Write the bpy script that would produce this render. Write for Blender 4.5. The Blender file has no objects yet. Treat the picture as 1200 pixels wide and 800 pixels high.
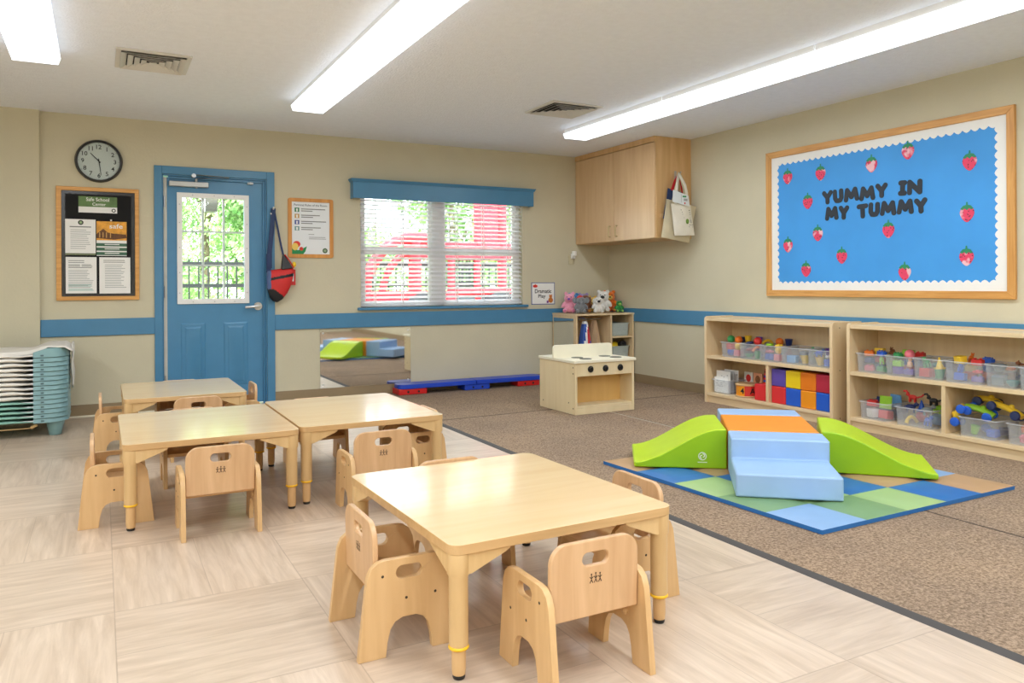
import bpy, bmesh, math, random
from mathutils import Vector, Matrix
PI = math.pi
R = math.radians
sc = bpy.context.scene
COL = sc.collection
LENS=1.6; SKY=4.6; SUN=4.5; AREA=13.0; SEG=8.2; EXPO=0.52; GAMMA=1.0; VT='Standard'

# ------------------------------------------------------------------ helpers
def lin(c):
    return tuple(((v / 12.92) if v <= 0.04045 else ((v + 0.055) / 1.055) ** 2.4) for v in c)

def hx(r, g, b):
    return lin((r / 255.0, g / 255.0, b / 255.0))

_mats = {}
def nodes(m):
    m.use_nodes = True
    nt = m.node_tree
    return nt, nt.nodes, nt.links, nt.nodes['Principled BSDF']

def ramp(N, c0, c1, p0=0.3, p1=0.7):
    r = N.new('ShaderNodeValToRGB')
    r.color_ramp.elements[0].color = (*c0, 1); r.color_ramp.elements[0].position = p0
    r.color_ramp.elements[1].color = (*c1, 1); r.color_ramp.elements[1].position = p1
    return r

def mat(name, rgb, rough=0.5, metal=0.0, var=0.06, nscale=8.0, bump=0.0, bscale=60.0, emit=0.0, spec=0.5, coat=0.0, sheen=0.0):
    if name in _mats: return _mats[name]
    m = bpy.data.materials.new(name)
    nt, N, L, B = nodes(m)
    c = hx(*rgb)
    tc = N.new('ShaderNodeTexCoord')
    no = N.new('ShaderNodeTexNoise'); no.inputs['Scale'].default_value = nscale; no.inputs['Detail'].default_value = 3
    L.new(tc.outputs['Object'], no.inputs['Vector'])
    r = ramp(N, [v * (1 - var) for v in c], [min(1, v * (1 + var)) for v in c])
    L.new(no.outputs['Fac'], r.inputs['Fac']); L.new(r.outputs['Color'], B.inputs['Base Color'])
    B.inputs['Roughness'].default_value = rough; B.inputs['Metallic'].default_value = metal
    B.inputs['Specular IOR Level'].default_value = spec
    if coat: B.inputs['Coat Weight'].default_value = coat; B.inputs['Coat Roughness'].default_value = 0.15
    if sheen: B.inputs['Sheen Weight'].default_value = sheen
    if bump:
        n2 = N.new('ShaderNodeTexNoise'); n2.inputs['Scale'].default_value = bscale; n2.inputs['Detail'].default_value = 4
        L.new(tc.outputs['Object'], n2.inputs['Vector'])
        b = N.new('ShaderNodeBump'); b.inputs['Strength'].default_value = bump; b.inputs['Distance'].default_value = 0.01
        L.new(n2.outputs['Fac'], b.inputs['Height']); L.new(b.outputs['Normal'], B.inputs['Normal'])
    if emit:
        B.inputs['Emission Color'].default_value = (*c, 1); B.inputs['Emission Strength'].default_value = emit
    _mats[name] = m
    return m

def wood(name, c0, c1, axis=0, rough=0.35, scale=9.0, stretch=14.0, coat=0.0, spec=0.5):
    if name in _mats: return _mats[name]
    m = bpy.data.materials.new(name)
    nt, N, L, B = nodes(m)
    tc = N.new('ShaderNodeTexCoord'); mp = N.new('ShaderNodeMapping')
    s = [stretch, stretch, stretch]; s[axis] = 1.0
    mp.inputs['Scale'].default_value = s
    L.new(tc.outputs['Object'], mp.inputs['Vector'])
    no = N.new('ShaderNodeTexNoise'); no.inputs['Scale'].default_value = scale * 0.25; no.inputs['Detail'].default_value = 5; no.inputs['Distortion'].default_value = 0.6
    L.new(mp.outputs['Vector'], no.inputs['Vector'])
    r = ramp(N, hx(*c0), hx(*c1), 0.28, 0.72)
    L.new(no.outputs['Fac'], r.inputs['Fac']); L.new(r.outputs['Color'], B.inputs['Base Color'])
    B.inputs['Roughness'].default_value = rough; B.inputs['Specular IOR Level'].default_value = spec
    if coat: B.inputs['Coat Weight'].default_value = coat; B.inputs['Coat Roughness'].default_value = 0.1
    _mats[name] = m
    return m

class MB:
    """collects shapes into one bmesh; m = material slot"""
    def __init__(self):
        self.b = bmesh.new()
    def _m(self, faces, m):
        for f in faces: f.material_index = m
    def box(self, x0, y0, z0, x1, y1, z1, m=0):
        v = [self.b.verts.new(p) for p in ((x0,y0,z0),(x1,y0,z0),(x1,y1,z0),(x0,y1,z0),(x0,y0,z1),(x1,y0,z1),(x1,y1,z1),(x0,y1,z1))]
        fs = [self.b.faces.new([v[i] for i in q]) for q in ((3,2,1,0),(4,5,6,7),(0,1,5,4),(1,2,6,5),(2,3,7,6),(3,0,4,7))]
        self._m(fs, m); return self
    def hull8(self, bottom, top, m=0):
        v = [self.b.verts.new(p) for p in list(bottom) + list(top)]
        fs = [self.b.faces.new([v[i] for i in q]) for q in ((3,2,1,0),(4,5,6,7),(0,1,5,4),(1,2,6,5),(2,3,7,6),(3,0,4,7))]
        self._m(fs, m); return self
    def cyl(self, p0, p1, r0, r1=None, n=16, m=0, caps=True):
        r1 = r0 if r1 is None else r1
        p0 = Vector(p0); p1 = Vector(p1); d = (p1 - p0).normalized()
        a = d.orthogonal().normalized(); c = d.cross(a)
        A = [self.b.verts.new(p0 + (a * math.cos(2*PI*i/n) + c * math.sin(2*PI*i/n)) * r0) for i in range(n)]
        Bv = [self.b.verts.new(p1 + (a * math.cos(2*PI*i/n) + c * math.sin(2*PI*i/n)) * r1) for i in range(n)]
        fs = [self.b.faces.new((A[i], A[(i+1)%n], Bv[(i+1)%n], Bv[i])) for i in range(n)]
        if caps: fs += [self.b.faces.new(A[::-1]), self.b.faces.new(Bv)]
        self._m(fs, m); return self
    def lathe(self, prof, o=(0,0,0), axis='Z', n=20, m=0):
        """prof: list of (r, h)"""
        o = Vector(o); rings = []
        for (r, h) in prof:
            ring = []
            for i in range(n):
                c, s = math.cos(2*PI*i/n) * r, math.sin(2*PI*i/n) * r
                p = {'Z': (c, s, h), 'Y': (c, h, s), 'X': (h, c, s)}[axis]
                ring.append(self.b.verts.new(o + Vector(p)))
            rings.append(ring)
        fs = []
        for a, b2 in zip(rings, rings[1:]):
            for i in range(n):
                fs.append(self.b.faces.new((a[i], a[(i+1)%n], b2[(i+1)%n], b2[i])))
        fs.append(self.b.faces.new(rings[0][::-1])); fs.append(self.b.faces.new(rings[-1]))
        self._m(fs, m); return self
    def sphere(self, c, r, m=0, u=16, v=10, s=(1,1,1), rot=None):
        M = Matrix.Translation(c)
        if rot is not None: M = M @ rot
        M = M @ Matrix.Diagonal((r*s[0], r*s[1], r*s[2], 1))
        g = bmesh.ops.create_uvsphere(self.b, u_segments=u, v_segments=v, radius=1, matrix=M)
        fs = {f for vv in g['verts'] for f in vv.link_faces}
        self._m(fs, m); return self
    def torus(self, c, R0, r, m=0, n=24, k=10, axis='Z'):
        c = Vector(c); g = []
        for i in range(n):
            t = 2*PI*i/n; ring = []
            for j in range(k):
                q = 2*PI*j/k; rr = R0 + r*math.cos(q); h = r*math.sin(q)
                x, y = rr*math.cos(t), rr*math.sin(t)
                p = {'Z': (x,y,h), 'Y': (x,h,y), 'X': (h,x,y)}[axis]
                ring.append(self.b.verts.new(c + Vector(p)))
            g.append(ring)
        fs = [self.b.faces.new((g[i][j], g[(i+1)%n][j], g[(i+1)%n][(j+1)%k], g[i][(j+1)%k])) for i in range(n) for j in range(k)]
        self._m(fs, m); return self
    def tube(self, pts, r, n=8, m=0, flat=None):
        pts = [Vector(p) for p in pts]; rings = []
        for i, p in enumerate(pts):
            d = (pts[min(i+1, len(pts)-1)] - pts[max(i-1, 0)]).normalized()
            ref = Vector((0,0,1)) if abs(d.z) < 0.95 else Vector((0,1,0))
            if flat is not None: ref = Vector(flat)
            a = d.cross(ref).normalized(); c = a.cross(d).normalized()
            ra, rb = (r, r) if not isinstance(r, tuple) else r
            rings.append([self.b.verts.new(p + a*math.cos(2*PI*k/n)*ra + c*math.sin(2*PI*k/n)*rb) for k in range(n)])
        fs = []
        for A, Bq in zip(rings, rings[1:]):
            fs += [self.b.faces.new((A[k], A[(k+1)%n], Bq[(k+1)%n], Bq[k])) for k in range(n)]
        fs += [self.b.faces.new(rings[0][::-1]), self.b.faces.new(rings[-1])]
        self._m(fs, m); return self
    def plate(self, loops, t, f, m=0):
        """flat plate: outer loop + hole loops in 2D, f(u,v,w)->xyz, w in 0..t"""
        b = self.b; edges = []; front = []
        for lp in loops:
            vs = [b.verts.new(f(u, v, 0)) for u, v in lp]
            edges += [b.edges.new((vs[i], vs[(i+1) % len(vs)])) for i in range(len(vs))]
            front.append(vs)
        g = bmesh.ops.triangle_fill(b, use_beauty=True, use_dissolve=False, edges=edges)
        F = [e for e in g['geom'] if isinstance(e, bmesh.types.BMFace)]
        if not F:
            return self
        mp = {}
        back = []
        for vs, lp in zip(front, loops):
            bv = [b.verts.new(f(u, v, t)) for u, v in lp]
            for a, c in zip(vs, bv): mp[a] = c
            back.append(bv)
        fs = list(F)
        for fc in F:
            try: fs.append(b.faces.new([mp[v] for v in fc.verts][::-1]))
            except Exception: pass
        for vs, bv in zip(front, back):
            k = len(vs)
            for i in range(k):
                fs.append(b.faces.new((vs[i], vs[(i+1)%k], bv[(i+1)%k], bv[i])))
        self._m(fs, m)
        return self
    def grid(self, nu, nv, f, m=0, closed_u=False):
        g = [[self.b.verts.new(f(i/(nu), j/nv)) for j in range(nv+1)] for i in range(nu + (0 if closed_u else 1))]
        k = len(g)
        fs = [self.b.faces.new((g[i][j], g[(i+1)%k][j], g[(i+1)%k][j+1], g[i][j+1])) for i in range(nu) for j in range(nv)]
        self._m(fs, m); return self
    def quad(self, p, m=0):
        self._m([self.b.faces.new([self.b.verts.new(q) for q in p])], m); return self
    def xf(self, M):
        bmesh.ops.transform(self.b, matrix=M, verts=self.b.verts); return self

def setp(o, label=None, cat=None, group=None, kind=None):
    if label: o['label'] = label
    if cat: o['category'] = cat
    if group: o['group'] = group
    if kind: o['kind'] = kind
    return o

def obj(name, mb, mats, parent=None, bevel=0.0, smooth=40, seg=2, recenter=True, normals=True):
    if not isinstance(mats, (list, tuple)): mats = [mats]
    me = bpy.data.meshes.new(name)
    if normals: bmesh.ops.recalc_face_normals(mb.b, faces=mb.b.faces)
    off = Vector((0,0,0))
    if parent is not None:
        q = parent
        while q is not None:
            off += q.location; q = q.parent
    elif recenter:
        xs = [v.co for v in mb.b.verts]
        off = Vector(((min(v.x for v in xs)+max(v.x for v in xs))/2, (min(v.y for v in xs)+max(v.y for v in xs))/2, min(v.z for v in xs)))
    bmesh.ops.translate(mb.b, vec=-off, verts=mb.b.verts)
    mb.b.to_mesh(me); mb.b.free()
    for m in mats: me.materials.append(m)
    if smooth:
        me.shade_smooth()
        me.set_sharp_from_angle(angle=R(smooth))
    o = bpy.data.objects.new(name, me); COL.objects.link(o)
    if parent is not None: o.parent = parent
    else: o.location = off
    if bevel:
        md = o.modifiers.new('edge', 'BEVEL'); md.width = bevel; md.segments = seg; md.limit_method = 'ANGLE'; md.angle_limit = R(38)
        md.harden_normals = bool(smooth)
    return o

def thing(name, label, cat, loc=(0,0,0), group=None):
    o = bpy.data.objects.new(name, None); COL.objects.link(o); o.location = loc
    o.empty_display_size = 0.1
    return setp(o, label, cat, group)

def struct(name, mb, mats, parent=None, **k):
    o = obj(name, mb, mats, parent, **k)
    if parent is None: o['kind'] = 'structure'
    return o

def copy_tree(o, parent=None):
    c = o.copy(); COL.objects.link(c)
    if parent is not None: c.parent = parent
    for ch in o.children: copy_tree(ch, c)
    return c

def text_mesh(s, bold=0.0):
    cu = bpy.data.curves.new('t', 'FONT'); cu.body = s; cu.size = 1.0; cu.offset = bold; cu.resolution_u = 3
    o = bpy.data.objects.new('t', cu); COL.objects.link(o)
    bpy.context.view_layer.update()
    dg = bpy.context.evaluated_depsgraph_get()
    me = bpy.data.meshes.new_from_object(o.evaluated_get(dg))
    bpy.data.objects.remove(o); bpy.data.curves.remove(cu)
    return me

def add_text(mb, s, o, right, up, h=None, w=None, t=0.0, m=0, bold=0.0, center=True):
    """o: centre (or left-bottom) of the text; fits width w and / or height h"""
    me = text_mesh(s, bold)
    vs = [v.co.copy() for v in me.vertices]
    if not vs: return
    x0, x1 = min(v.x for v in vs), max(v.x for v in vs); y0, y1 = min(v.y for v in vs), max(v.y for v in vs)
    sx = sy = None
    if w: sx = w / (x1 - x0)
    if h: sy = h / (y1 - y0)
    sx = sx or sy; sy = sy or sx
    o = Vector(o); right = Vector(right); up = Vector(up); nrm = right.cross(up)
    cx, cy = ((x0+x1)/2, (y0+y1)/2) if center else (x0, y0)
    vv = [mb.b.verts.new(o + right*((v.x-cx)*sx) + up*((v.y-cy)*sy) + nrm*t) for v in vs]
    for p in me.polygons:
        try:
            f = mb.b.faces.new([vv[i] for i in p.vertices]); f.material_index = m
        except ValueError: pass
    if t:
        vb = [mb.b.verts.new(o + right*((v.x-cx)*sx) + up*((v.y-cy)*sy)) for v in vs]
        cnt = {}
        for p in me.polygons:
            for e in p.edge_keys: cnt[e] = cnt.get(e, 0) + 1
        for (a, c), k in cnt.items():
            if k == 1:
                f = mb.b.faces.new((vv[a], vv[c], vb[c], vb[a])); f.material_index = m
    bpy.data.meshes.remove(me)

def rrect(w, h, r, n=5, cx=0, cy=0, corners=(1,1,1,1)):
    """rounded rectangle loop, corners: bl, br, tr, tl"""
    pts = []
    for (sx, sy, a0, on) in ((-1,-1,180,corners[0]),(1,-1,270,corners[1]),(1,1,0,corners[2]),(-1,1,90,corners[3])):
        if not on: pts.append((cx+sx*w/2, cy+sy*h/2)); continue
        for i in range(n+1):
            a = R(a0 + 90*i/n)
            pts.append((cx + sx*(w/2-r) + r*math.cos(a), cy + sy*(h/2-r) + r*math.sin(a)))
    return pts

def circ(cx, cy, r, n=20, ry=None):
    ry = ry or r
    return [(cx + r*math.cos(2*PI*i/n), cy + ry*math.sin(2*PI*i/n)) for i in range(n)]

# ------------------------------------------------------------------ dimensions
YB = 7.338      # back wall face
XR = 5.1706     # right wall face
ZC = 2.508      # ceiling
XL = -3.2; YF = -3.0
B0, B1 = 0.670, 0.812   # blue rail heights

# ------------------------------------------------------------------ materials
M_wall = mat('wall_paint', (206,199,174), 0.75, var=0.025, nscale=3, bump=0.12, bscale=55, spec=0.25)
M_ceil = mat('ceiling_texture', (238,243,252), 0.85, var=0.02, nscale=20, bump=0.5, bscale=70, spec=0.2)
M_blue = mat('blue_trim_paint', (72,132,172), 0.35, var=0.03)
M_bluedoor = mat('blue_door_paint', (74,136,178), 0.33, var=0.03)
M_base = mat('tan_vinyl_base', (150,130,100), 0.5, var=0.04)
M_white = mat('white_plastic', (238,238,236), 0.4, var=0.02)
M_paper = mat('white_paper', (240,240,238), 0.7, var=0.015)
M_black = mat('black_plastic', (22,22,24), 0.4)
M_dark = mat('dark_gap', (35,32,30), 0.8)
M_steel = mat('brushed_steel', (190,190,190), 0.28, metal=1.0, var=0.03)
M_alu = mat('aluminium_paint', (188,188,186), 0.35, metal=0.4, var=0.02)
M_oak = wood('oak_frame', (196,138,70), (226,172,100), 1, 0.4, 12, 18)
M_oakx = wood('oak_frame_across', (200,140,66), (228,172,96), 0, 0.4, 12, 18)
M_maple = wood('maple_tabletop', (228,196,148), (236,208,162), 0, 0.24, 6, 10, coat=0.45, spec=0.5)
M_mapleedge = wood('maple_edge', (196,158,108), (214,178,128), 0, 0.4, 8, 14)
M_leg = wood('table_leg_wood', (206,172,120), (220,188,138), 2, 0.38, 8, 12)
M_birch = wood('birch_chair', (204,164,114), (220,184,134), 2, 0.35, 8, 12)
M_birch2 = wood('birch_chair_back', (198,157,115), (216,178,136), 2, 0.33, 9, 14)
M_birchx = wood('birch_chair_seat', (206,164,112), (222,184,132), 1, 0.33, 9, 14)
M_shelf = wood('shelf_maple', (222,196,156), (234,210,172), 1, 0.35, 6, 12)
M_shelfv = wood('shelf_maple_upright', (218,190,148), (230,206,166), 2, 0.35, 6, 12)
M_cab = wood('cabinet_maple', (204,162,108), (222,184,134), 2, 0.32, 6, 10)
M_cabdoor = wood('cabinet_door_maple', (214,178,136), (226,194,152), 2, 0.3, 6, 10)
M_stove = wood('play_stove_birch', (226,206,164), (236,218,180), 2, 0.4, 5, 10)
M_stovein = wood('play_stove_inside', (214,170,100), (226,186,118), 2, 0.45, 5, 10)
M_cream = mat('cream_laminate', (240,234,212), 0.4, var=0.02)
M_yellowring = mat('yellow_collar', (238,188,40), 0.4)
M_screw = mat('dark_screw', (70,60,48), 0.4, metal=0.5)
M_ink = mat('brown_ink', (70,48,30), 0.6)
M_bink = mat('black_ink', (25,25,28), 0.6)
M_gink = mat('grey_print', (165,168,170), 0.7)
M_green = mat('dark_green_print', (56,92,62), 0.6)
M_lgreen = mat('light_green_print', (150,176,130), 0.6)

def M_glass():
    if 'pane' in _mats: return _mats['pane']
    m = bpy.data.materials.new('window_pane_glass'); m.use_nodes = True
    nt = m.node_tree; N, L = nt.nodes, nt.links
    N.remove(N['Principled BSDF'])
    t = N.new('ShaderNodeBsdfTransparent'); g = N.new('ShaderNodeBsdfGlossy'); g.inputs['Roughness'].default_value = 0.02
    f = N.new('ShaderNodeFresnel'); f.inputs['IOR'].default_value = 1.18
    mx = N.new('ShaderNodeMixShader')
    t.inputs['Color'].default_value = (0.95, 0.98, 0.97, 1)
    L.new(f.outputs[0], mx.inputs[0]); L.new(t.outputs[0], mx.inputs[1]); L.new(g.outputs[0], mx.inputs[2])
    L.new(mx.outputs[0], N['Material Output'].inputs['Surface'])
    _mats['pane'] = m; return m

def M_clear(name, tint, opac):
    """frosted clear plastic of the toy bins"""
    if name in _mats: return _mats[name]
    m = bpy.data.materials.new(name); m.use_nodes = True
    nt = m.node_tree; N, L = nt.nodes, nt.links
    B = N['Principled BSDF']; B.inputs['Base Color'].default_value = (*hx(*tint), 1); B.inputs['Roughness'].default_value = 0.2
    t = N.new('ShaderNodeBsdfTransparent'); t.inputs['Color'].default_value = (0.95, 0.96, 0.97, 1)
    no = N.new('ShaderNodeTexNoise'); no.inputs['Scale'].default_value = 10
    mr = N.new('ShaderNodeMapRange'); mr.inputs['To Min'].default_value = opac*0.85; mr.inputs['To Max'].default_value = opac*1.15
    L.new(no.outputs['Fac'], mr.inputs['Value'])
    mx = N.new('ShaderNodeMixShader')
    L.new(mr.outputs['Result'], mx.inputs[0]); L.new(t.outputs[0], mx.inputs[1]); L.new(B.outputs[0], mx.inputs[2])
    L.new(mx.outputs[0], N['Material Output'].inputs['Surface'])
    _mats[name] = m; return m

def floor_mat():
    m = bpy.data.materials.new('basketweave_wood_vinyl'); nt, N, L, B = nodes(m)
    geo = N.new('ShaderNodeNewGeometry'); sep = N.new('ShaderNodeSeparateXYZ'); L.new(geo.outputs['Position'], sep.inputs[0])
    def math_(op, a, b=None):
        n = N.new('ShaderNodeMath'); n.operation = op
        for i, v in enumerate((a, b)):
            if v is None: continue
            if isinstance(v, (int, float)): n.inputs[i].default_value = v
            else: L.new(v, n.inputs[i])
        return n.outputs[0]
    CX, CY = 0.615, 0.69
    u = math_('DIVIDE', math_('SUBTRACT', sep.outputs['X'], 0.035), CX)
    v = math_('DIVIDE', math_('SUBTRACT', sep.outputs['Y'], 2.885), CY)
    iu, iv = math_('FLOOR', u), math_('FLOOR', v)
    fu, fv = math_('FRACT', u), math_('FRACT', v)
    par = math_('MODULO', math_('ABSOLUTE', math_('ADD', iu, iv)), 2.0)     # 0: grain along Y
    def mixv(f, a, b):
        return math_('ADD', math_('MULTIPLY', a, math_('SUBTRACT', 1.0, f)), math_('MULTIPLY', b, f))
    across = mixv(par, fu, fv); along = mixv(par, fv, fu)
    half = math_('FLOOR', math_('MULTIPLY', across, 2.0))
    # grain
    cmb = N.new('ShaderNodeCombineXYZ')
    L.new(math_('MULTIPLY', across, 9.0), cmb.inputs[0]); L.new(math_('MULTIPLY', along, 0.8), cmb.inputs[1])
    L.new(math_('ADD', math_('MULTIPLY', iu, 3.7), math_('ADD', math_('MULTIPLY', iv, 7.3), math_('MULTIPLY', half, 1.9))), cmb.inputs[2])
    no = N.new('ShaderNodeTexNoise'); no.inputs['Scale'].default_value = 2.2; no.inputs['Detail'].default_value = 6; no.inputs['Roughness'].default_value = 0.62; no.inputs['Distortion'].default_value = 0.5
    L.new(cmb.outputs[0], no.inputs['Vector'])
    r = ramp(N, hx(184,163,142), hx(216,197,177), 0.28, 0.7)
    L.new(no.outputs['Fac'], r.inputs['Fac'])
    wn = N.new('ShaderNodeTexWhiteNoise'); wn.noise_dimensions = '3D'
    c2 = N.new('ShaderNodeCombineXYZ'); L.new(iu, c2.inputs[0]); L.new(iv, c2.inputs[1]); L.new(half, c2.inputs[2]); L.new(c2.outputs[0], wn.inputs['Vector'])
    hs = N.new('ShaderNodeHueSaturation'); L.new(r.outputs['Color'], hs.inputs['Color'])
    L.new(math_('ADD', 0.96, math_('MULTIPLY', wn.outputs['Value'], 0.08)), hs.inputs['Value'])
    # seams
    def edge(x, w):
        return math_('LESS_THAN', math_('MINIMUM', x, math_('SUBTRACT', 1.0, x)), w)
    seam = math_('MAXIMUM', edge(fu, 0.003), edge(fv, 0.003))
    seam = math_('MAXIMUM', seam, math_('LESS_THAN', math_('ABSOLUTE', math_('SUBTRACT', across, 0.5)), 0.002))
    mx = N.new('ShaderNodeMix'); mx.data_type = 'RGBA'
    L.new(math_('MULTIPLY', seam, 0.35), mx.inputs[0]); L.new(hs.outputs['Color'], mx.inputs[6]); mx.inputs[7].default_value = (*hx(120,100,80), 1)
    L.new(mx.outputs[2], B.inputs['Base Color'])
    B.inputs['Roughness'].default_value = 0.3; B.inputs['Specular IOR Level'].default_value = 0.45
    bp = N.new('ShaderNodeBump'); bp.inputs['Strength'].default_value = 0.06; bp.inputs['Distance'].default_value = 0.002
    L.new(no.outputs['Fac'], bp.inputs['Height']); L.new(bp.outputs['Normal'], B.inputs['Normal'])
    return m

def carpet_mat():
    m = bpy.data.materials.new('brown_loop_carpet'); nt, N, L, B = nodes(m)
    tc = N.new('ShaderNodeNewGeometry')
    a = N.new('ShaderNodeTexNoise'); a.inputs['Scale'].default_value = 90; a.inputs['Detail'].default_value = 4; a.inputs['Roughness'].default_value = 0.8
    b = N.new('ShaderNodeTexNoise'); b.inputs['Scale'].default_value = 1.6; b.inputs['Detail'].default_value = 4
    L.new(tc.outputs['Position'], a.inputs['Vector']); L.new(tc.outputs['Position'], b.inputs['Vector'])
    r = ramp(N, hx(104,86,70), hx(186,162,138), 0.34, 0.66); L.new(a.outputs['Fac'], r.inputs['Fac'])
    r2 = ramp(N, (0.86,0.86,0.88), (1.1,1.08,1.05), 0.3, 0.7); L.new(b.outputs['Fac'], r2.inputs['Fac'])
    mx = N.new('ShaderNodeMix'); mx.data_type = 'RGBA'; mx.blend_type = 'MULTIPLY'; mx.inputs[0].default_value = 1
    L.new(r.outputs['Color'], mx.inputs[6]); L.new(r2.outputs['Color'], mx.inputs[7]); L.new(mx.outputs[2], B.inputs['Base Color'])
    B.inputs['Roughness'].default_value = 0.95; B.inputs['Specular IOR Level'].default_value = 0.1
    bp = N.new('ShaderNodeBump'); bp.inputs['Strength'].default_value = 0.5; bp.inputs['Distance'].default_value = 0.004
    L.new(a.outputs['Fac'], bp.inputs['Height']); L.new(bp.outputs['Normal'], B.inputs['Normal'])
    return m
M_floor = floor_mat(); M_carpet = carpet_mat()

# ------------------------------------------------------------------ room shell
T = 0.15
struct('floor', MB().box(XL, YF, -0.12, XR, YB + T, 0), M_floor, smooth=0)
struct('ceiling', MB().box(XL - T, YF - T, ZC, XR + T, YB + T, ZC + 0.15), M_ceil, smooth=0)
# back wall with door and window openings
DX0, DX1, DZ = 0.47, 1.348, 2.055      # door opening
WX0, WX1, WZ0, WZ1 = 2.235, 4.035, 0.862, 2.06
wb = MB()
y0, y1 = YB, YB + T
wb.box(XL, y0, 0, DX0, y1, ZC).box(DX0, y0, DZ, DX1, y1, ZC).box(DX1, y0, 0, WX0, y1, ZC)
wb.box(WX0, y0, 0, WX1, y1, WZ0).box(WX0, y0, WZ1, WX1, y1, ZC).box(WX1, y0, 0, XR + T, y1, ZC)
wb.box(XL, y0 - 0.05, 0, -0.435, y0, ZC)          # thicker stretch of wall at the far left
struct('wall_back', wb, M_wall, smooth=0)
struct('wall_right', MB().box(XR, YF, 0, XR + T, YB, ZC), M_wall, smooth=0)
struct('wall_left', MB().box(XL - T, YF, 0, XL, YB + T, ZC), M_wall, smooth=0)
struct('wall_front', MB().box(XL - T, YF - T, 0, XR + T, YF, ZC), M_wall, smooth=0)

# blue chair rail
tr = MB()
FX0, FX1, FZ = 0.408, 1.418, 2.125     # outer door casing
for x0, x1 in ((-0.435, FX0), (FX1, XR)):
    tr.box(x0, YB - 0.018, B0, x1, YB, B1)
struct('trim_1', tr, M_blue, bevel=0.004)
struct('trim_2', MB().box(XR - 0.018, YF, B0, XR, YB - 0.018, B1), M_blue, bevel=0.004)
bb = MB(); bb.box(-0.435, YB - 0.008, 0, FX0, YB, 0.1).box(FX1, YB - 0.008, 0, XR, YB, 0.1).box(XL, YB - 0.058, 0, -0.435, YB - 0.05, 0.1)
struct('baseboard_back', bb, M_base)
struct('baseboard_right', MB().box(XR - 0.008, YF, 0, XR, YB - 0.008, 0.1), M_base)
struct('trim_3', MB().box(-0.435, YB - 0.016, 0.0, FX0, YB - 0.008, 0.012), M_cream)

# carpet on the right half of the room
M_edge = mat('dark_carpet_edge', (72,68,66), 0.7)
M_seam = mat('carpet_seam', (70,58,50), 0.9)
ca = MB(); ca.box(2.33, YF, 0.0, XR, YB, 0.008)
cp = struct('carpet', ca, M_carpet, smooth=0); setp(cp, kind='structure')
struct('trim_4', MB().hull8([(2.295,YF,0),(2.33,YF,0),(2.33,YB,0),(2.295,YB,0)], [(2.318,YF,0.009),(2.33,YF,0.009),(2.33,YB,0.009),(2.318,YB,0.009)]), M_edge)
sm = MB()
sm.hull8([(2.33,5.655,0.006),(3.77,5.70,0.006),(3.77,5.708,0.006),(2.33,5.663,0.006)], [(2.33,5.655,0.0095),(3.77,5.70,0.0095),(3.77,5.708,0.0095),(2.33,5.663,0.0095)])
sm.hull8([(3.77,5.79,0.006),(5.16,5.80,0.006),(5.16,5.808,0.006),(3.77,5.798,0.006)], [(3.77,5.79,0.0095),(5.16,5.80,0.0095),(5.16,5.808,0.0095),(3.77,5.798,0.0095)])
sm.box(3.766, 3.4, 0.006, 3.776, 5.80, 0.0095).box(3.408, YF, 0.006, 3.416, 3.2, 0.0095)
struct('trim_5', sm, M_seam, smooth=0)
struct('trim_6', MB().box(3.757, 4.2, 0.006, 3.7655, 5.62, 0.0105), mat('pale_carpet_backing', (205,192,172), 0.8), smooth=0)

# ------------------------------------------------------------------ camera
cam = bpy.data.cameras.new('camera'); co = bpy.data.objects.new('camera', cam); COL.objects.link(co)
cam.sensor_width = 36.0; cam.sensor_fit = 'HORIZONTAL'
cam.lens = 905.39 / 1200 * 36.0
cam.shift_y = -(400 - 333.08) / 1200
cam.clip_start = 0.05; cam.clip_end = 200
co.matrix_world = Matrix.Translation((0, 0, 1.081)) @ Matrix.Rotation(-0.4890, 4, 'Z') @ Matrix.Rotation(PI/2, 4, 'X') @ Matrix.Rotation(-0.0052, 4, 'Z')
sc.camera = co
# ------------------------------------------------------------------ door
cs = MB()
cs.box(FX0, YB - 0.018, 0, DX0, YB + 0.0, FZ).box(DX1, YB - 0.018, 0, FX1, YB + 0.0, FZ).box(DX0, YB - 0.018, DZ, DX1, YB, FZ)
cs.box(DX0, YB, 0, DX0 + 0.012, YB + T, DZ).box(DX1 - 0.012, YB, 0, DX1, YB + T, DZ).box(DX0 + 0.012, YB, DZ - 0.012, DX1 - 0.012, YB + T, DZ)
cs.box(DX1 - 0.03, YB + 0.022, 0, DX1 - 0.012, YB + 0.034, DZ - 0.012).box(DX0 + 0.05, YB + 0.02, DZ - 0.034, DX1 - 0.03, YB + 0.034, DZ - 0.012)
struct('trim_7', cs, M_blue, bevel=0.003)
LX0, LX1, LZ1 = 0.512, 1.332, 2.032
GX0, GX1, GZ0, GZ1 = 0.632, 1.160, 0.963, 1.866
fd = lambda u, v, w: (u, YB + 0.042 + w, v)
dm = MB().plate([[(LX0, 0.012), (LX1, 0.012), (LX1, LZ1), (LX0, LZ1)], [(GX0, GZ0), (GX1, GZ0), (GX1, GZ1), (GX0, GZ1)]], 0.045, fd)
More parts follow.
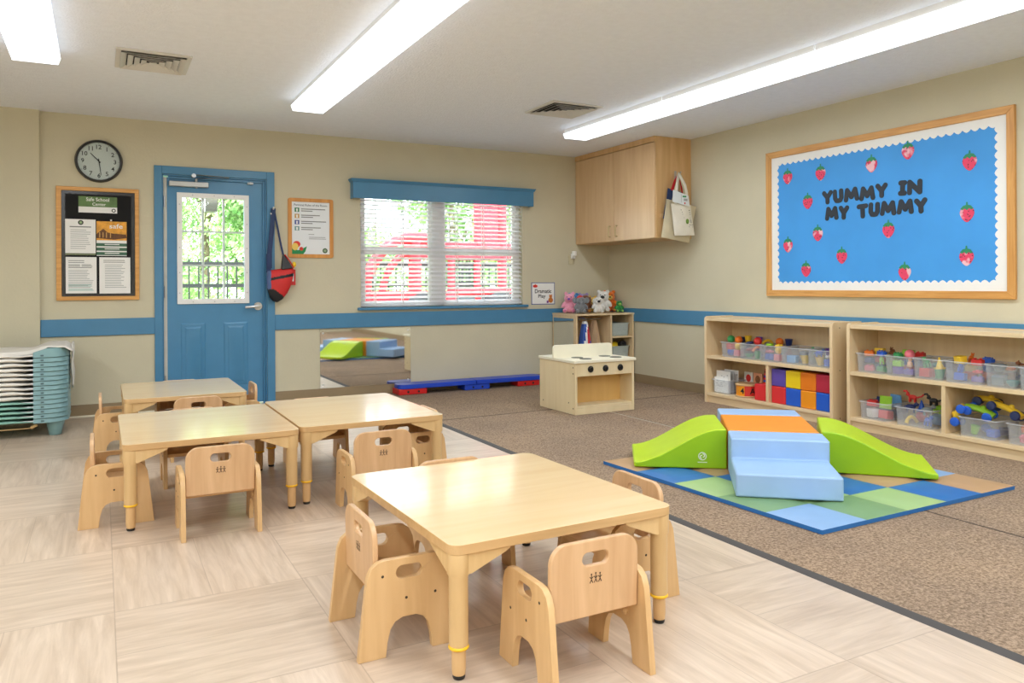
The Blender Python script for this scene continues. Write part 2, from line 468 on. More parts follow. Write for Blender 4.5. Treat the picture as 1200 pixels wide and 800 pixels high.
for (a, b2) in ((0.617, 0.825), (0.975, 1.188)):
    for z0, z1 in ((0.18, 0.755),):
        w = 0.016
        dm.hull8([(a, YB+0.043, z0), (b2, YB+0.043, z0), (b2, YB+0.043, z1), (a, YB+0.043, z1)], [(a+w, YB+0.032, z0+w), (b2-w, YB+0.032, z0+w), (b2-w, YB+0.032, z1-w), (a+w, YB+0.032, z1-w)])
        dm.hull8([(a+0.034, YB+0.033, z0+0.034), (b2-0.034, YB+0.033, z0+0.034), (b2-0.034, YB+0.033, z1-0.034), (a+0.034, YB+0.033, z1-0.034)], [(a+0.05, YB+0.024, z0+0.05), (b2-0.05, YB+0.024, z0+0.05), (b2-0.05, YB+0.024, z1-0.05), (a+0.05, YB+0.024, z1-0.05)])
door = struct('door_1', dm, M_bluedoor, bevel=0.002)
M_wframe = mat('white_window_frame', (240,240,240), 0.4, var=0.02)
fw = MB().plate([[(0.592, 0.922), (1.198, 0.922), (1.198, 1.905), (0.592, 1.905)], [(GX0+0.004, GZ0+0.004), (GX1-0.004, GZ0+0.004), (GX1-0.004, GZ1-0.004), (GX0+0.004, GZ1-0.004)]], 0.02, lambda u, v, w: (u, YB + 0.024 + w, v))
for x in (0.612, 1.179):
    for z in (1.02, 1.2, 1.42, 1.64, 1.8): fw.cyl((x, YB+0.0235, z), (x, YB+0.02, z), 0.005, n=8, m=1)
for x in (0.72, 0.9, 1.07):
    for z in (0.941, 1.886): fw.cyl((x, YB+0.0235, z), (x, YB+0.02, z), 0.005, n=8, m=1)
o = obj('window_frame', fw, [M_wframe, M_steel], door, bevel=0.003); setp(o, 'white screwed window frame in the door')
gr = MB()
for i in (1, 2): x = GX0 + (GX1-GX0)*i/3; gr.box(x-0.009, YB+0.058, GZ0, x+0.009, YB+0.074, GZ1)
for i in (1, 2): z = GZ0 + (GZ1-GZ0)*i/3; gr.box(GX0, YB+0.0585, z-0.008, GX1, YB+0.0735, z+0.008)
obj('glazing_bars', gr, M_wframe, door)
obj('pane', MB().box(GX0, YB+0.05, GZ0, GX1, YB+0.054, GZ1), M_glass(), door)
lv = MB(); lv.cyl((1.275, YB+0.042, 0.893), (1.275, YB+0.028, 0.893), 0.036, n=24).cyl((1.275, YB+0.03, 0.893), (1.275, YB-0.02, 0.893), 0.012)
lv.tube([(1.285, YB-0.018, 0.893), (1.25, YB-0.022, 0.892), (1.2, YB-0.02, 0.888), (1.155, YB-0.014, 0.886)], (0.007, 0.012), n=10)
o = obj('lever_handle', lv, M_steel, door); setp(o, 'satin metal lever handle')
cl = MB().box(0.527, YB-0.01, 1.955, 0.85, YB+0.042, 2.0)
cl.cyl((0.75, YB+0.012, 1.945), (0.75, YB+0.012, 2.03), 0.011, n=12)
o = obj('door_closer', cl, M_alu, door, bevel=0.006); setp(o, 'silver door closer body')
ar = MB().tube([(0.75, YB+0.01, 2.03), (1.01, YB-0.09, 2.037)], (0.012, 0.004), n=8).tube([(1.01, YB-0.09, 2.043), (0.72, YB-0.02, 2.062)], (0.01, 0.004), n=8)
ar.cyl((0.725, YB, 2.05), (0.725, YB-0.045, 2.05), 0.018, n=12)
obj('closer_arm', ar, M_steel, o)
kk = MB().box(1.185, YB+0.004, 2.005, 1.235, YB+0.042, 2.023); kk.cyl((1.21, YB-0.002, 2.014), (1.21, YB+0.01, 2.014), 0.012, n=12)
obj('door_catch', kk, M_alu, door, bevel=0.003)
hg = MB()
for z in (0.25, 1.03, 1.82): hg.cyl((0.492, YB+0.03, z-0.05), (0.492, YB+0.03, z+0.05), 0.008, n=10, m=1)
hg.box(0.4825, YB+0.034, 0.012, 0.511, YB+0.05, LZ1)
o = obj('weather_strip', hg, [mat('weather_strip_grey', (206,204,194), 0.5), M_steel], door); setp(o, 'pale strip with hinges along the door edge')

# ------------------------------------------------------------------ window
wf = MB(); yw = YB + 0.075
fr = 0.045
wf.box(WX0, yw, WZ0, WX0+fr, yw+0.06, WZ1).box(WX1-fr, yw, WZ0, WX1, yw+0.06, WZ1).box(WX0+fr, yw, WZ0, WX1-fr, yw+0.06, WZ0+fr).box(WX0+fr, yw, WZ1-fr, WX1-fr, yw+0.06, WZ1)
xm = 3.075
wf.box(xm-0.065, yw-0.005, WZ0+fr, xm+0.065, yw+0.06, WZ1-fr)
win = struct('window_1', wf, M_wframe, bevel=0.004)
sash = MB()
for a, b2 in ((WX0+fr, xm-0.065), (xm+0.065, WX1-fr)):
    sash.box(a, yw-0.012, 1.40, b2, yw+0.045, 1.465)
    sash.box(a, yw+0.005, WZ0+fr, a+0.03, yw+0.045, 1.40).box(b2-0.03, yw+0.005, WZ0+fr, b2, yw+0.045, 1.40)
    sash.box(a, yw+0.02, 1.465, a+0.03, yw+0.05, WZ1-fr).box(b2-0.03, yw+0.02, 1.465, b2, yw+0.05, WZ1-fr)
obj('window_frame', sash, M_wframe, win, bevel=0.003)
for a, b2 in ((WX0+fr, xm-0.065), (xm+0.065, WX1-fr)):
    obj('pane', MB().box(a, yw+0.028, WZ0+fr, b2, yw+0.032, WZ1-fr), M_glass(), win)
sl = MB().box(2.2, YB-0.045, 0.836, 4.085, YB+0.07, 0.862)
o = obj('window_sill', sl, M_blue, win, bevel=0.004)
va = MB()
va.box(2.135, YB-0.095, 1.918, 4.125, YB-0.075, 2.095).box(2.135, YB-0.075, 1.918, 2.155, YB, 2.095).box(4.105, YB-0.075, 1.918, 4.125, YB, 2.095)
va.hull8([(2.128,YB-0.102,2.075),(4.132,YB-0.102,2.075),(4.132,YB,2.075),(2.128,YB,2.075)], [(2.112,YB-0.118,2.105),(4.148,YB-0.118,2.105),(4.148,YB,2.105),(2.112,YB,2.105)])
v = obj('window_valance', va, M_blue, bevel=0.003); setp(v, 'blue painted wooden valance box above the window', 'valance')
M_slat = mat('blind_slat', (250,250,252), 0.45, var=0.01)
_B = M_slat.node_tree.nodes['Principled BSDF']; _t = M_slat.node_tree.nodes.new('ShaderNodeBsdfTranslucent'); _t.inputs['Color'].default_value = (0.97,0.97,0.98,1)
_mx = M_slat.node_tree.nodes.new('ShaderNodeMixShader'); _mx.inputs[0].default_value = 0.55
M_slat.node_tree.links.new(_B.outputs[0], _mx.inputs[1]); M_slat.node_tree.links.new(_t.outputs[0], _mx.inputs[2]); M_slat.node_tree.links.new(_mx.outputs[0], M_slat.node_tree.nodes['Material Output'].inputs['Surface'])
def blind(x0, x1, lab):
    t = thing('window_blind', lab, 'blind', ((x0+x1)/2, YB+0.035, 0.875), 'white slat blinds in the window')
    s = MB(); z = 0.912; k = 0
    while z < 1.93:
        c, sn = math.cos(R(24))*0.025, math.sin(R(24))*0.025
        yc = YB + 0.035
        s.hull8([(x0, yc-c, z-sn), (x1, yc-c, z-sn), (x1, yc+c, z+sn), (x0, yc+c, z+sn)], [(x0, yc-c, z-sn+0.0035), (x1, yc-c, z-sn+0.0035), (x1, yc+c, z+sn+0.0035), (x0, yc+c, z+sn+0.0035)])
        z += 0.0435
    o = obj('slats', s, M_slat, t, smooth=0)
    obj('bottom_rail', MB().box(x0, YB+0.012, 0.872, x1, YB+0.058, 0.895), M_slat, t, bevel=0.003)
    obj('head_rail', MB().box(x0, YB+0.008, 1.945, x1, YB+0.065, 2.0), M_slat, t, bevel=0.003)
    for f in (0.17, 0.5, 0.83):
        x = x0 + (x1-x0)*f
        c = MB()
        for yy in (YB+0.009, YB+0.061): c.box(x-0.004, yy-0.0006, 0.89, x+0.004, yy+0.0006, 1.95)
        obj('ladder_cord', c, M_white, t, smooth=0)
blind(WX0+0.006, xm+0.035, 'white horizontal slat blind on the left half of the window')
blind(xm+0.042, WX1-0.006, 'white horizontal slat blind on the right half of the window')

# ------------------------------------------------------------------ ceiling lights and vents
M_lens = bpy.data.materials.new('lit_diffuser'); M_lens.use_nodes = True
_b = M_lens.node_tree.nodes['Principled BSDF']
_n = M_lens.node_tree.nodes.new('ShaderNodeTexNoise'); _n.inputs['Scale'].default_value = 3
_r = ramp(M_lens.node_tree.nodes, (0.84,0.92,1.0), (0.86,0.935,1.0)); M_lens.node_tree.links.new(_n.outputs['Fac'], _r.inputs['Fac'])
M_lens.node_tree.links.new(_r.outputs['Color'], _b.inputs['Emission Color'])
_b.inputs['Emission Strength'].default_value = LENS
_b.inputs['Base Color'].default_value = (0.9,0.9,0.9,1)
def light_seg(xc, y0, y1, label, first=True, last=True, group='fluorescent wrap lights on the ceiling'):
    t = thing('ceiling_light', label, 'ceiling light', (xc, (y0+y1)/2, ZC-0.085), group)
    w0, w1 = 0.132, 0.118
    zt, zb = ZC-0.042, ZC-0.084
    m = MB().hull8([(xc-w0, y0+0.004, zt), (xc-w0, y1-0.004, zt), (xc+w0, y1-0.004, zt), (xc+w0, y0+0.004, zt)], [(xc-w1, y0+0.004, zb), (xc-w1, y1-0.004, zb), (xc+w1, y1-0.004, zb), (xc+w1, y0+0.004, zb)])
    obj('diffuser', m, M_lens, t, bevel=0.004)
    a = bpy.data.lights.new('fixture_lamp', 'AREA'); a.shape = 'RECTANGLE'; a.size = 0.225; a.size_y = y1-y0-0.02; a.energy = SEG*(y1-y0)/1.4; a.color = (0.88, 0.94, 1.0)
    ao = bpy.data.objects.new('fixture_lamp', a); COL.objects.link(ao); ao.location = (xc, (y0+y1)/2, zb-0.004)
    obj('housing', MB().box(xc-0.118, y0, ZC-0.042, xc+0.118, y1, ZC-0.0), M_white, t, bevel=0.002)
    for y in ([y0] if first else []) + ([y1-0.004] if last else []):
        e = MB().hull8([(xc-w0, y, zt), (xc-w0, y+0.004, zt), (xc+w0, y+0.004, zt), (xc+w0, y, zt)], [(xc-w1, y, zb), (xc-w1, y+0.004, zb), (xc+w1, y+0.004, zb), (xc+w1, y, zb)])
        obj('end_cap', e, M_lens, t, smooth=0)
light_seg(3.90, 4.665, 6.06, 'lit fluorescent light segment nearest the wall cabinet, in the long right row')
light_seg(3.90, 3.235, 4.655, 'lit fluorescent light segment in the middle of the long right row')
light_seg(3.90, 1.80, 3.225, 'lit fluorescent light segment of the right row, running out at the frame edge')
light_seg(1.425, 4.75, 6.03, 'lit fluorescent light, far segment of the row over the middle of the room')
light_seg(1.425, 3.31, 4.74, 'lit fluorescent light, near segment of the row over the middle of the room')
light_seg(-0.34, 4.0, 5.42, 'lit fluorescent light at the left edge beside the left ceiling vent')
def vent(x0, x1, y0, y1, label):
    t = thing('ceiling_vent', label, 'vent', ((x0+x1)/2, (y0+y1)/2, ZC-0.02), 'square air vents in the ceiling')
    cx, cy, hw, hd = (x0+x1)/2, (y0+y1)/2, (x1-x0)/2, (y1-y0)/2
    rim = MB()
    f = 0.86
    rim.plate([[(x0,y0),(x1,y0),(x1,y1),(x0,y1)], [(cx-hw*f,cy-hd*f),(cx+hw*f,cy-hd*f),(cx+hw*f,cy+hd*f),(cx-hw*f,cy+hd*f)]], 0.012, lambda u,v,w: (u,v,ZC-0.012+w))
    obj('frame', rim, M_vent, t, bevel=0.003)
    obj('backing', MB().box(cx-hw*f, cy-hd*f, ZC-0.004, cx+hw*f, cy+hd*f, ZC-0.002), M_dark, t, smooth=0)
    for k in range(4):
        a = f*(1-0.21*k); b2 = a-0.15; z0, z1 = ZC-0.006, ZC-0.022
        s = MB()
        P = lambda q, z: [(cx-hw*q,cy-hd*q,z),(cx+hw*q,cy-hd*q,z),(cx+hw*q,cy+hd*q,z),(cx-hw*q,cy+hd*q,z)]
        A, B2 = P(a, z1), P(b2, z0)
        for i in range(4): s.quad([A[i], A[(i+1)%4], B2[(i+1)%4], B2[i]])
        o = obj('louvre', s, M_vent, t, smooth=0)
        o.modifiers.new('thick', 'SOLIDIFY').thickness = 0.002
    obj('centre_plate', MB().box(cx-hw*0.1, cy-hd*0.1, ZC-0.02, cx+hw*0.1, cy+hd*0.1, ZC-0.016), M_vent, t)
M_vent = mat('vent_paint', (214,212,206), 0.5, var=0.02)
vent(0.085, 0.51, 5.16, 5.61, 'square white ceiling vent nearest the clock wall, left of the middle light row')
vent(3.10, 3.57, 5.13, 5.59, 'square white ceiling vent beside the long right row of lights')

# ------------------------------------------------------------------ things on the back wall
def wallf(y):   # plate on the back wall facing the room; w grows into the room
    return lambda u, v, w: (u, y - w, v)
# clock
cx, cz, rr = -0.01, 2.128, 0.178
t = thing('wall_clock', 'round black rimmed wall clock with white dial and black numerals', 'clock', (cx, YB-0.03, cz-rr))
obj('rim', MB().lathe([(rr*0.86, -0.004), (rr*0.99, -0.0), (rr, -0.018), (rr*0.95, -0.04), (rr*0.89, -0.042), (rr*0.87, -0.02), (rr*0.87, -0.006)], (cx, YB, cz), 'Y', 48), M_black, t)
obj('dial', MB().cyl((cx, YB-0.008, cz), (cx, YB-0.014, cz), rr*0.875, n=48), mat('clock_dial', (226,226,226), 0.5, var=0.01), t)
nm = MB()
for k in range(1, 13):
    a = R(90 - 30*k); add_text(nm, str(k), (cx+math.cos(a)*rr*0.67, YB-0.0145, cz+math.sin(a)*rr*0.67), (1,0,0), (0,0,1), h=0.036, bold=0.014)
for k in range(60):
    a = R(6*k); r0 = rr*0.83; s = 0.0028 if k % 5 == 0 else 0.001
    nm.cyl((cx+math.cos(a)*r0, YB-0.0139, cz+math.sin(a)*r0), (cx+math.cos(a)*r0, YB-0.0146, cz+math.sin(a)*r0), s, n=6)
obj('numerals', nm, M_bink, t, smooth=0)
def hand(ang, ln, w, y, nm_):
    a = R(90-ang); d = Vector((math.cos(a), 0, math.sin(a))); n = Vector((-d.z, 0, d.x)); c = Vector((cx, y, cz))
    m = MB(); pts = [c - d*ln*0.18 - n*w, c - d*ln*0.18 + n*w, c + d*ln + n*w*0.5, c + d*ln - n*w*0.5]
    m.hull8(pts, [p + Vector((0,-0.0015,0)) for p in pts]); obj(nm_, m, M_bink, t, smooth=0)
hand(316, rr*0.5, 0.0045, YB-0.018, 'hour_hand'); hand(172, rr*0.67, 0.0035, YB-0.021, 'minute_hand')
obj('glass_cover', MB().cyl((cx, YB-0.03, cz), (cx, YB-0.031, cz), rr*0.885, n=48), M_glass(), t)

# notice board
t = thing('notice_board', 'oak framed black notice board on the wall beside the blue door', 'notice board', (-0.015, YB-0.015, 0.967))
f = MB().plate([[(-0.322,0.967),(0.29,0.967),(0.29,1.907),(-0.322,1.907)], [(-0.284,1.0),(0.258,1.0),(0.258,1.874),(-0.284,1.874)]], 0.022, wallf(YB))
obj('frame', f, M_oakx, t, bevel=0.004)
obj('black_backing', MB().box(-0.286, YB-0.008, 0.998, 0.26, YB-0.002, 1.876), mat('black_felt', (18,18,20), 0.9), t, smooth=0)
bd = MB()
def scallop(n0, n1, x0, x1, z0, z1, amp):
    pts = []
    for i in range(n0*4): pts.append((x0 + (x1-x0)*i/(n0*4), z0 + amp*abs(math.sin(PI*i/4))))
    for i in range(n1*4): pts.append((x1 - amp*abs(math.sin(PI*i/4)), z0 + (z1-z0)*i/(n1*4)))
    for i in range(n0*4): pts.append((x1 - (x1-x0)*i/(n0*4), z1 - amp*abs(math.sin(PI*i/4))))
    for i in range(n1*4): pts.append((x0 + amp*abs(math.sin(PI*i/4)), z1 - (z1-z0)*i/(n1*4)))
    return pts
bd.plate([[(-0.284,1.0),(0.258,1.0),(0.258,1.874),(-0.284,1.874)], scallop(12, 19, -0.262, 0.236, 1.022, 1.852, 0.008)], 0.003, wallf(YB-0.008))
obj('scalloped_border', bd, mat('glossy_black_border', (40,40,44), 0.2), t, smooth=0)
def sheet(name, label, cat, x0, z0, x1, z1, draw, group=None, y=YB-0.0115, col=None):
    m = MB().box(x0, y-0.0012, z0, x1, y, z1)
    mats_ = [col or M_paper, M_bink, M_gink, M_green, M_lgreen]
    t = thing(name, label, cat, ((x0+x1)/2, y, z0), group)
    s = obj('sheet', m, mats_[0], t, smooth=0)
    d = MB(); extra = draw(d, y-0.0018)
    obj('print', d, extra, t, smooth=0)
    return t
def lines(d, y, x0, x1, zs, h, m, seed=0):
    rnd = random.Random(seed)
    for z in zs:
        d.box(x0, y, z-h/2, x0 + (x1-x0)*rnd.uniform(0.7, 1), y+0.0005, z+h/2, m)
def seal(d, y, x, z, r, m0, m1):
    d.cyl((x, y+0.0006, z), (x, y, z), r, n=20, m=m0); d.cyl((x, y, z), (x, y-0.0004, z), r*0.55, n=14, m=m1)
def dr(d, y):
    d.box(-0.161, y, 1.745, 0.124, y+0.0005, 1.831, 0)
    add_text(d, 'Safe School', (-0.02, y-0.0004, 1.807), (1,0,0), (0,0,1), h=0.03, w=0.17, m=1, bold=0.01)
    add_text(d, 'Center', (-0.01, y-0.0004, 1.768), (1,0,0), (0,0,1), h=0.026, w=0.1, m=1, bold=0.01)
    seal(d, y, 0.098, 1.719, 0.016, 2, 1)
    return [mat('sage_green_print', (96,128,76), 0.6, var=0.25, nscale=14), M_paper, M_bink]
sheet('sign_card', 'green and white card reading Safe School Center on the black notice board', 'sign', -0.161, 1.696, 0.124, 1.831, dr)
def dr(d, y):
    seal(d, y, -0.145, 1.612, 0.02, 0, 1)
    d.box(-0.225, y, 1.572, -0.07, y+0.0005, 1.58, 3)
    lines(d, y, -0.22, -0.065, [1.55-0.017*i for i in range(10)], 0.0045, 2, 1)
    d.box(-0.257, y, 1.342, -0.037, y+0.0005, 1.358, 4)
    return [M_bink, M_lgreen, M_gink, mat('mid_grey_print', (120,122,122), 0.7), mat('olive_strip', (120,128,96), 0.6)]
sheet('notice_sheet', 'white printed notice with round dark seal at its top, upper left on the notice board', 'notice', -0.257, 1.342, -0.037, 1.639, dr)
def dr(d, y):
    d.box(-0.03, y, 1.468, 0.195, y+0.0005, 1.627, 0)
    add_text(d, 'safe', (0.115, y-0.0004, 1.588), (1,0,0), (0,0,1), h=0.038, w=0.1, m=1, bold=0.012)
    hs = [(-0.03,1.52),(0.02,1.565),(0.05,1.535),(0.1,1.525),(0.19,1.52),(0.195,1.49),(0.1,1.475),(-0.03,1.485)]
    d.plate([hs], 0.0003, lambda u,v,w: (u, y-0.0002-w, v), 2)
    for x in (-0.01, 0.015, 0.04, 0.07): d.box(x, y-0.0007, 1.49, x+0.006, y-0.0003, 1.535, 4)
    for i in range(3):
        z = 1.43 - 0.037*i
        d.box(-0.03, y, z-0.012, 0.195, y+0.0005, z+0.014, 3); d.box(0.03, y-0.0006, z, 0.14, y-0.0002, z+0.007, 1)
    return [mat('golden_photo_print', (226,160,50), 0.5, var=0.25, nscale=25), M_paper, mat('brown_roof_print', (104,66,34), 0.6, var=0.3, nscale=40), mat('teal_green_strip', (62,104,82), 0.6), mat('straw_print', (214,170,96), 0.6)]
sheet('safety_poster', 'orange and green poster with a cabin picture and the word safe', 'poster', -0.03, 1.338, 0.195, 1.627, dr)
def dr(d, y):
    lines(d, y, -0.235, -0.12, [1.295, 1.28, 1.262, 1.25, 1.238], 0.005, 0, 2); lines(d, y, -0.14, -0.05, [1.262, 1.25, 1.238], 0.005, 0, 3)
    lines(d, y, -0.235, -0.05, [1.215-0.014*i for i in range(11)], 0.0045, 1, 4); lines(d, y, -0.235, -0.05, [1.095, 1.085, 1.06, 1.05], 0.005, 2, 5)
    return [mat('mid_grey_print', (120,122,122), 0.7), M_gink, mat('pale_teal_print', (150,190,185), 0.7)]
sheet('notice_sheet', 'white printed form with faint teal lines, lower left on the notice board', 'notice', -0.255, 1.025, -0.031, 1.326, dr)
def dr(d, y):
    lines(d, y, 0.02, 0.19, [1.3, 1.285], 0.005, 0, 6); lines(d, y, 0.03, 0.2, [1.262-0.0145*i for i in range(14)], 0.0045, 1, 7)
    return [mat('mid_grey_print', (120,122,122), 0.7), M_gink]
sheet('notice_sheet', 'white printed text sheet without a seal, lower right on the notice board', 'notice', -0.011, 1.022, 0.222, 1.326, dr)
setp(obj('push_pin', MB().sphere((0.078, YB-0.017, 1.637), 0.008, u=10, v=8), M_white), 'white push pin above the orange poster on the notice board', 'push pin')

# rules poster
t = thing('rules_poster', 'white classroom rules poster with coloured icons in an orange wooden frame', 'poster', (1.752, YB-0.012, 1.341))
f = MB().plate([rrect(0.425, 0.558, 0.02, cx=1.752, cy=1.62), [(1.575,1.375),(1.93,1.375),(1.93,1.866),(1.575,1.866)]], 0.016, wallf(YB))
obj('frame', f, wood('honey_frame', (198,132,56), (220,156,80), 2, 0.4), t, bevel=0.004)
obj('sheet', MB().box(1.574, YB-0.007, 1.374, 1.931, YB-0.001, 1.867), mat('cool_white_paper', (232,236,240), 0.5, var=0.01), t, smooth=0)
d = MB(); y = YB-0.0076
add_text(d, 'Personal Rules of the Room', (1.752, y, 1.837), (1,0,0), (0,0,1), h=0.02, w=0.31, m=0, bold=0.01)
for i, (z, k) in enumerate(((1.79, 3), (1.732, 4), (1.674, 5), (1.616, 6))):
    d.box(1.602, y, z-0.02, 1.645, y+0.0006, z+0.02, k)
    d.cyl((1.624, y, z+0.004), (1.624, y-0.0004, z+0.004), 0.009, n=10, m=7); d.box(1.617, y-0.0004, z-0.016, 1.631, y, z-0.003, 7)
    lines(d, y, 1.662, 1.9, [z+0.009], 0.008, 1, i); lines(d, y, 1.662, 1.79, [z-0.009], 0.008, 1, i+9)
lines(d, y, 1.73, 1.8, [1.562], 0.006, 2, 3); lines(d, y, 1.735, 1.91, [1.535, 1.52], 0.006, 2, 5)
seal(d, y, 1.886, 1.41, 0.024, 8, 9)
d.plate([[(1.575,1.375),(1.68,1.375),(1.70,1.4),(1.715,1.45),(1.68,1.43),(1.63,1.41),(1.575,1.455)]], 0.0004, lambda u,v,w: (u, y-w, v), 10)
d.plate([circ(1.62, 1.468, 0.034, 16, 0.03)], 0.0004, lambda u,v,w: (u, y-0.0008-w, v), 11)
d.plate([circ(1.605, 1.445, 0.03, 16, 0.035)], 0.0004, lambda u,v,w: (u, y-0.0016-w, v), 12)
d.plate([circ(1.662, 1.425, 0.018, 14)], 0.0004, lambda u,v,w: (u, y-0.0024-w, v), 11)
obj('print', d, [mat('blue_grey_print', (86,92,112), 0.6), mat('mid_grey_print', (120,122,122), 0.7), M_gink, mat('icon_green', (60,130,90), 0.6), mat('icon_ochre', (200,160,100), 0.6), mat('icon_blue', (70,90,160), 0.6), mat('icon_teal', (120,160,160), 0.6), M_paper, mat('seal_green', (52,84,60), 0.6), mat('seal_light', (150,170,140), 0.6), mat('leaf_green_print', (30,140,80), 0.6), mat('flower_red_print', (220,56,40), 0.6), mat('flower_yellow_print', (240,206,100), 0.6)], t, smooth=0)

# hook, bag
t = thing('wall_hook', 'small white coat hook on the blue door casing', 'hook', (1.40, YB-0.03, 1.72))
h = MB().box(1.385, YB-0.024, 1.715, 1.412, YB-0.018, 1.785); h.tube([(1.40, YB-0.022, 1.775), (1.40, YB-0.06, 1.785), (1.40, YB-0.07, 1.80)], 0.008); h.tube([(1.398, YB-0.022, 1.735), (1.385, YB-0.05, 1.725), (1.375, YB-0.06, 1.745)], 0.007)
obj('hook_body', h, M_white, t, bevel=0.002)
t = thing('sling_bag', 'red and black shoulder bag with navy strap hanging from the hook by the door', 'bag', (1.45, YB-0.08, 0.91))
M_red = mat('red_nylon', (206,42,40), 0.6, bump=0.15, bscale=40); M_navy = mat('navy_webbing', (40,58,98), 0.7)
bo = [(1.335,1.215),(1.40,1.228),(1.48,1.238),(1.565,1.245),(1.578,1.22),(1.568,1.15),(1.548,1.08),(1.515,1.01),(1.47,0.955),(1.425,0.928),(1.385,0.938),(1.355,0.975),(1.337,1.04),(1.33,1.13)]
def bagf(s):
    def f(u, v):
        t_ = u*len(bo); i = int(t_) % len(bo); fr_ = t_ - int(t_)
        p0, p1 = bo[i], bo[(i+1) % len(bo)]
        ox, oz = p0[0]+(p1[0]-p0[0])*fr_, p0[1]+(p1[1]-p0[1])*fr_
        cx_, cz_ = 1.45, 1.11
        return (cx_+(ox-cx_)*v, YB-0.085 - s*0.055*max(0, 1-v*v)**0.5, cz_+(oz-cz_)*v)
    return f
m = MB()
for s in (1, -1): m.grid(98, 22, lambda u, v, s=s: bagf(s)(u, v*0.999+0.001), closed_u=True)
bmesh.ops.remove_doubles(m.b, verts=m.b.verts, dist=0.0006)
for fc in m.b.faces:
    q = fc.calc_center_median()
    if q.z < 1.07 - (q.x-1.36)*0.75 and q.z < 1.05: fc.material_index = 1
    elif q.x < 1.365: fc.material_index = 2
    elif abs(q.z - 1.155 - (q.x-1.44)*0.2) < 0.013: fc.material_index = 1
obj('bag_body', m, [M_red, mat('black_nylon', (24,24,28), 0.6), mat('slate_blue_nylon', (84,104,150), 0.6)], t, smooth=60)
fl = MB().hull8([(1.46,YB-0.12,1.225),(1.56,YB-0.12,1.24),(1.56,YB-0.06,1.24),(1.46,YB-0.06,1.225)], [(1.475,YB-0.09,1.37),(1.50,YB-0.09,1.355),(1.50,YB-0.075,1.355),(1.475,YB-0.075,1.37)], 0)
obj('dark_flap', fl, [M_black], t, bevel=0.006)
fl = MB().tube([(1.492,YB-0.095,1.365),(1.53,YB-0.11,1.31),(1.568,YB-0.118,1.24)], (0.013,0.006))
obj('red_edge', fl, [M_red], t)
st = MB().tube([(1.40,YB-0.055,1.79),(1.385,YB-0.06,1.6),(1.362,YB-0.07,1.4),(1.348,YB-0.085,1.2)], (0.022,0.004), flat=(0,1,0)); st.tube([(1.402,YB-0.055,1.79),(1.44,YB-0.05,1.6),(1.468,YB-0.06,1.44),(1.483,YB-0.078,1.355)], (0.01,0.004), flat=(0,1,0)); st.box(1.33,YB-0.095,1.24,1.378,YB-0.07,1.37)
obj('strap', st, M_navy, t, bevel=0.002)
tg = MB().box(1.54, YB-0.055, 1.085, 1.597, YB-0.048, 1.23); tg.box(1.567, YB-0.0565, 1.12, 1.582, YB-0.0545, 1.19, 1)
obj('red_card', tg, [M_red, M_paper], t)
obj('yellow_whistle', MB().sphere((1.575, YB-0.1, 1.275), 0.024, s=(0.8,0.6,1.1)), mat('yellow_plastic', (240,200,40), 0.35), t)

# mirror
t = thing('wall_mirror', 'low rectangular acrylic mirror screwed to the wall under the blue rail', 'mirror', (2.29, YB-0.004, 0.09))
M_mir = bpy.data.materials.new('mirror_surface'); nt, N, L, B = nodes(M_mir)
_n = N.new('ShaderNodeTexNoise'); _n.inputs['Scale'].default_value = 2; _r = ramp(N, (0.78,0.79,0.78), (0.84,0.85,0.84)); L.new(_n.outputs['Fac'], _r.inputs['Fac']); L.new(_r.outputs['Color'], B.inputs['Base Color'])
B.inputs['Metallic'].default_value = 1; B.inputs['Roughness'].default_value = 0.03
obj('mirror_panel', MB().box(1.834, YB-0.006, 0.102, 2.744, YB, 0.658), M_mir, t, smooth=0)
for x, z in ((1.862,0.625),(2.716,0.63),(1.862,0.135),(2.716,0.135)):
    obj('screw', MB().lathe([(0.009,-0.006),(0.009,-0.009),(0.004,-0.012)], (x, YB, z), 'Y', 12), M_white, t)

# small sensor, sign
t = thing('wall_sensor', 'small white cylinder device on a cream plate beside the window', 'sensor', (4.655, YB-0.02, 1.30))
obj('plate', MB().box(4.62, YB-0.008, 1.30, 4.69, YB, 1.40), mat('cream_plate', (206,196,164), 0.5), t, bevel=0.003)
s = MB().cyl((4.675, YB-0.04, 1.395), (4.675, YB-0.04, 1.45), 0.027, n=20); s.box(4.648, YB-0.04, 1.365, 4.69, YB-0.006, 1.42)
obj('device', s, M_white, t, bevel=0.005)
t = thing('area_sign', 'small white sign with blue border reading Dramatic Play', 'sign', (4.29, YB-0.002, 0.857))
y = YB-0.003
obj('sheet', MB().box(4.142, y, 0.858, 4.439, YB, 1.1), mat('navy_border_print', (62,84,150), 0.6), t, smooth=0)
d = MB().box(4.150, y-0.0006, 0.866, 4.431, y, 1.092, 0); yy = y-0.001
add_text(d, 'Dramatic', (4.29, yy, 1.005), (1,0,0), (0,0,1), w=0.21, h=0.044, m=1, bold=0.02)
add_text(d, 'Play', (4.275, yy, 0.945), (1,0,0), (0,0,1), w=0.095, h=0.05, m=1, bold=0.02)
d.plate([circ(4.19, 1.06, 0.03, 14, 0.016)], 0.0003, lambda u,v,w: (u, yy-w, v), 2); d.plate([[(4.17,1.06),(4.19,1.085),(4.205,1.06)]], 0.0003, lambda u,v,w: (u, yy-0.0006-w, v), 2)
d.plate([circ(4.385, 0.905, 0.03, 14, 0.03)], 0.0003, lambda u,v,w: (u, yy-w, v), 3); d.plate([circ(4.385, 0.945, 0.019, 12)], 0.0003, lambda u,v,w: (u, yy-0.0006-w, v), 3)
for x in (4.371, 4.399): d.plate([circ(x, 0.96, 0.007, 8)], 0.0003, lambda u,v,w: (u, yy-0.0009-w, v), 3)
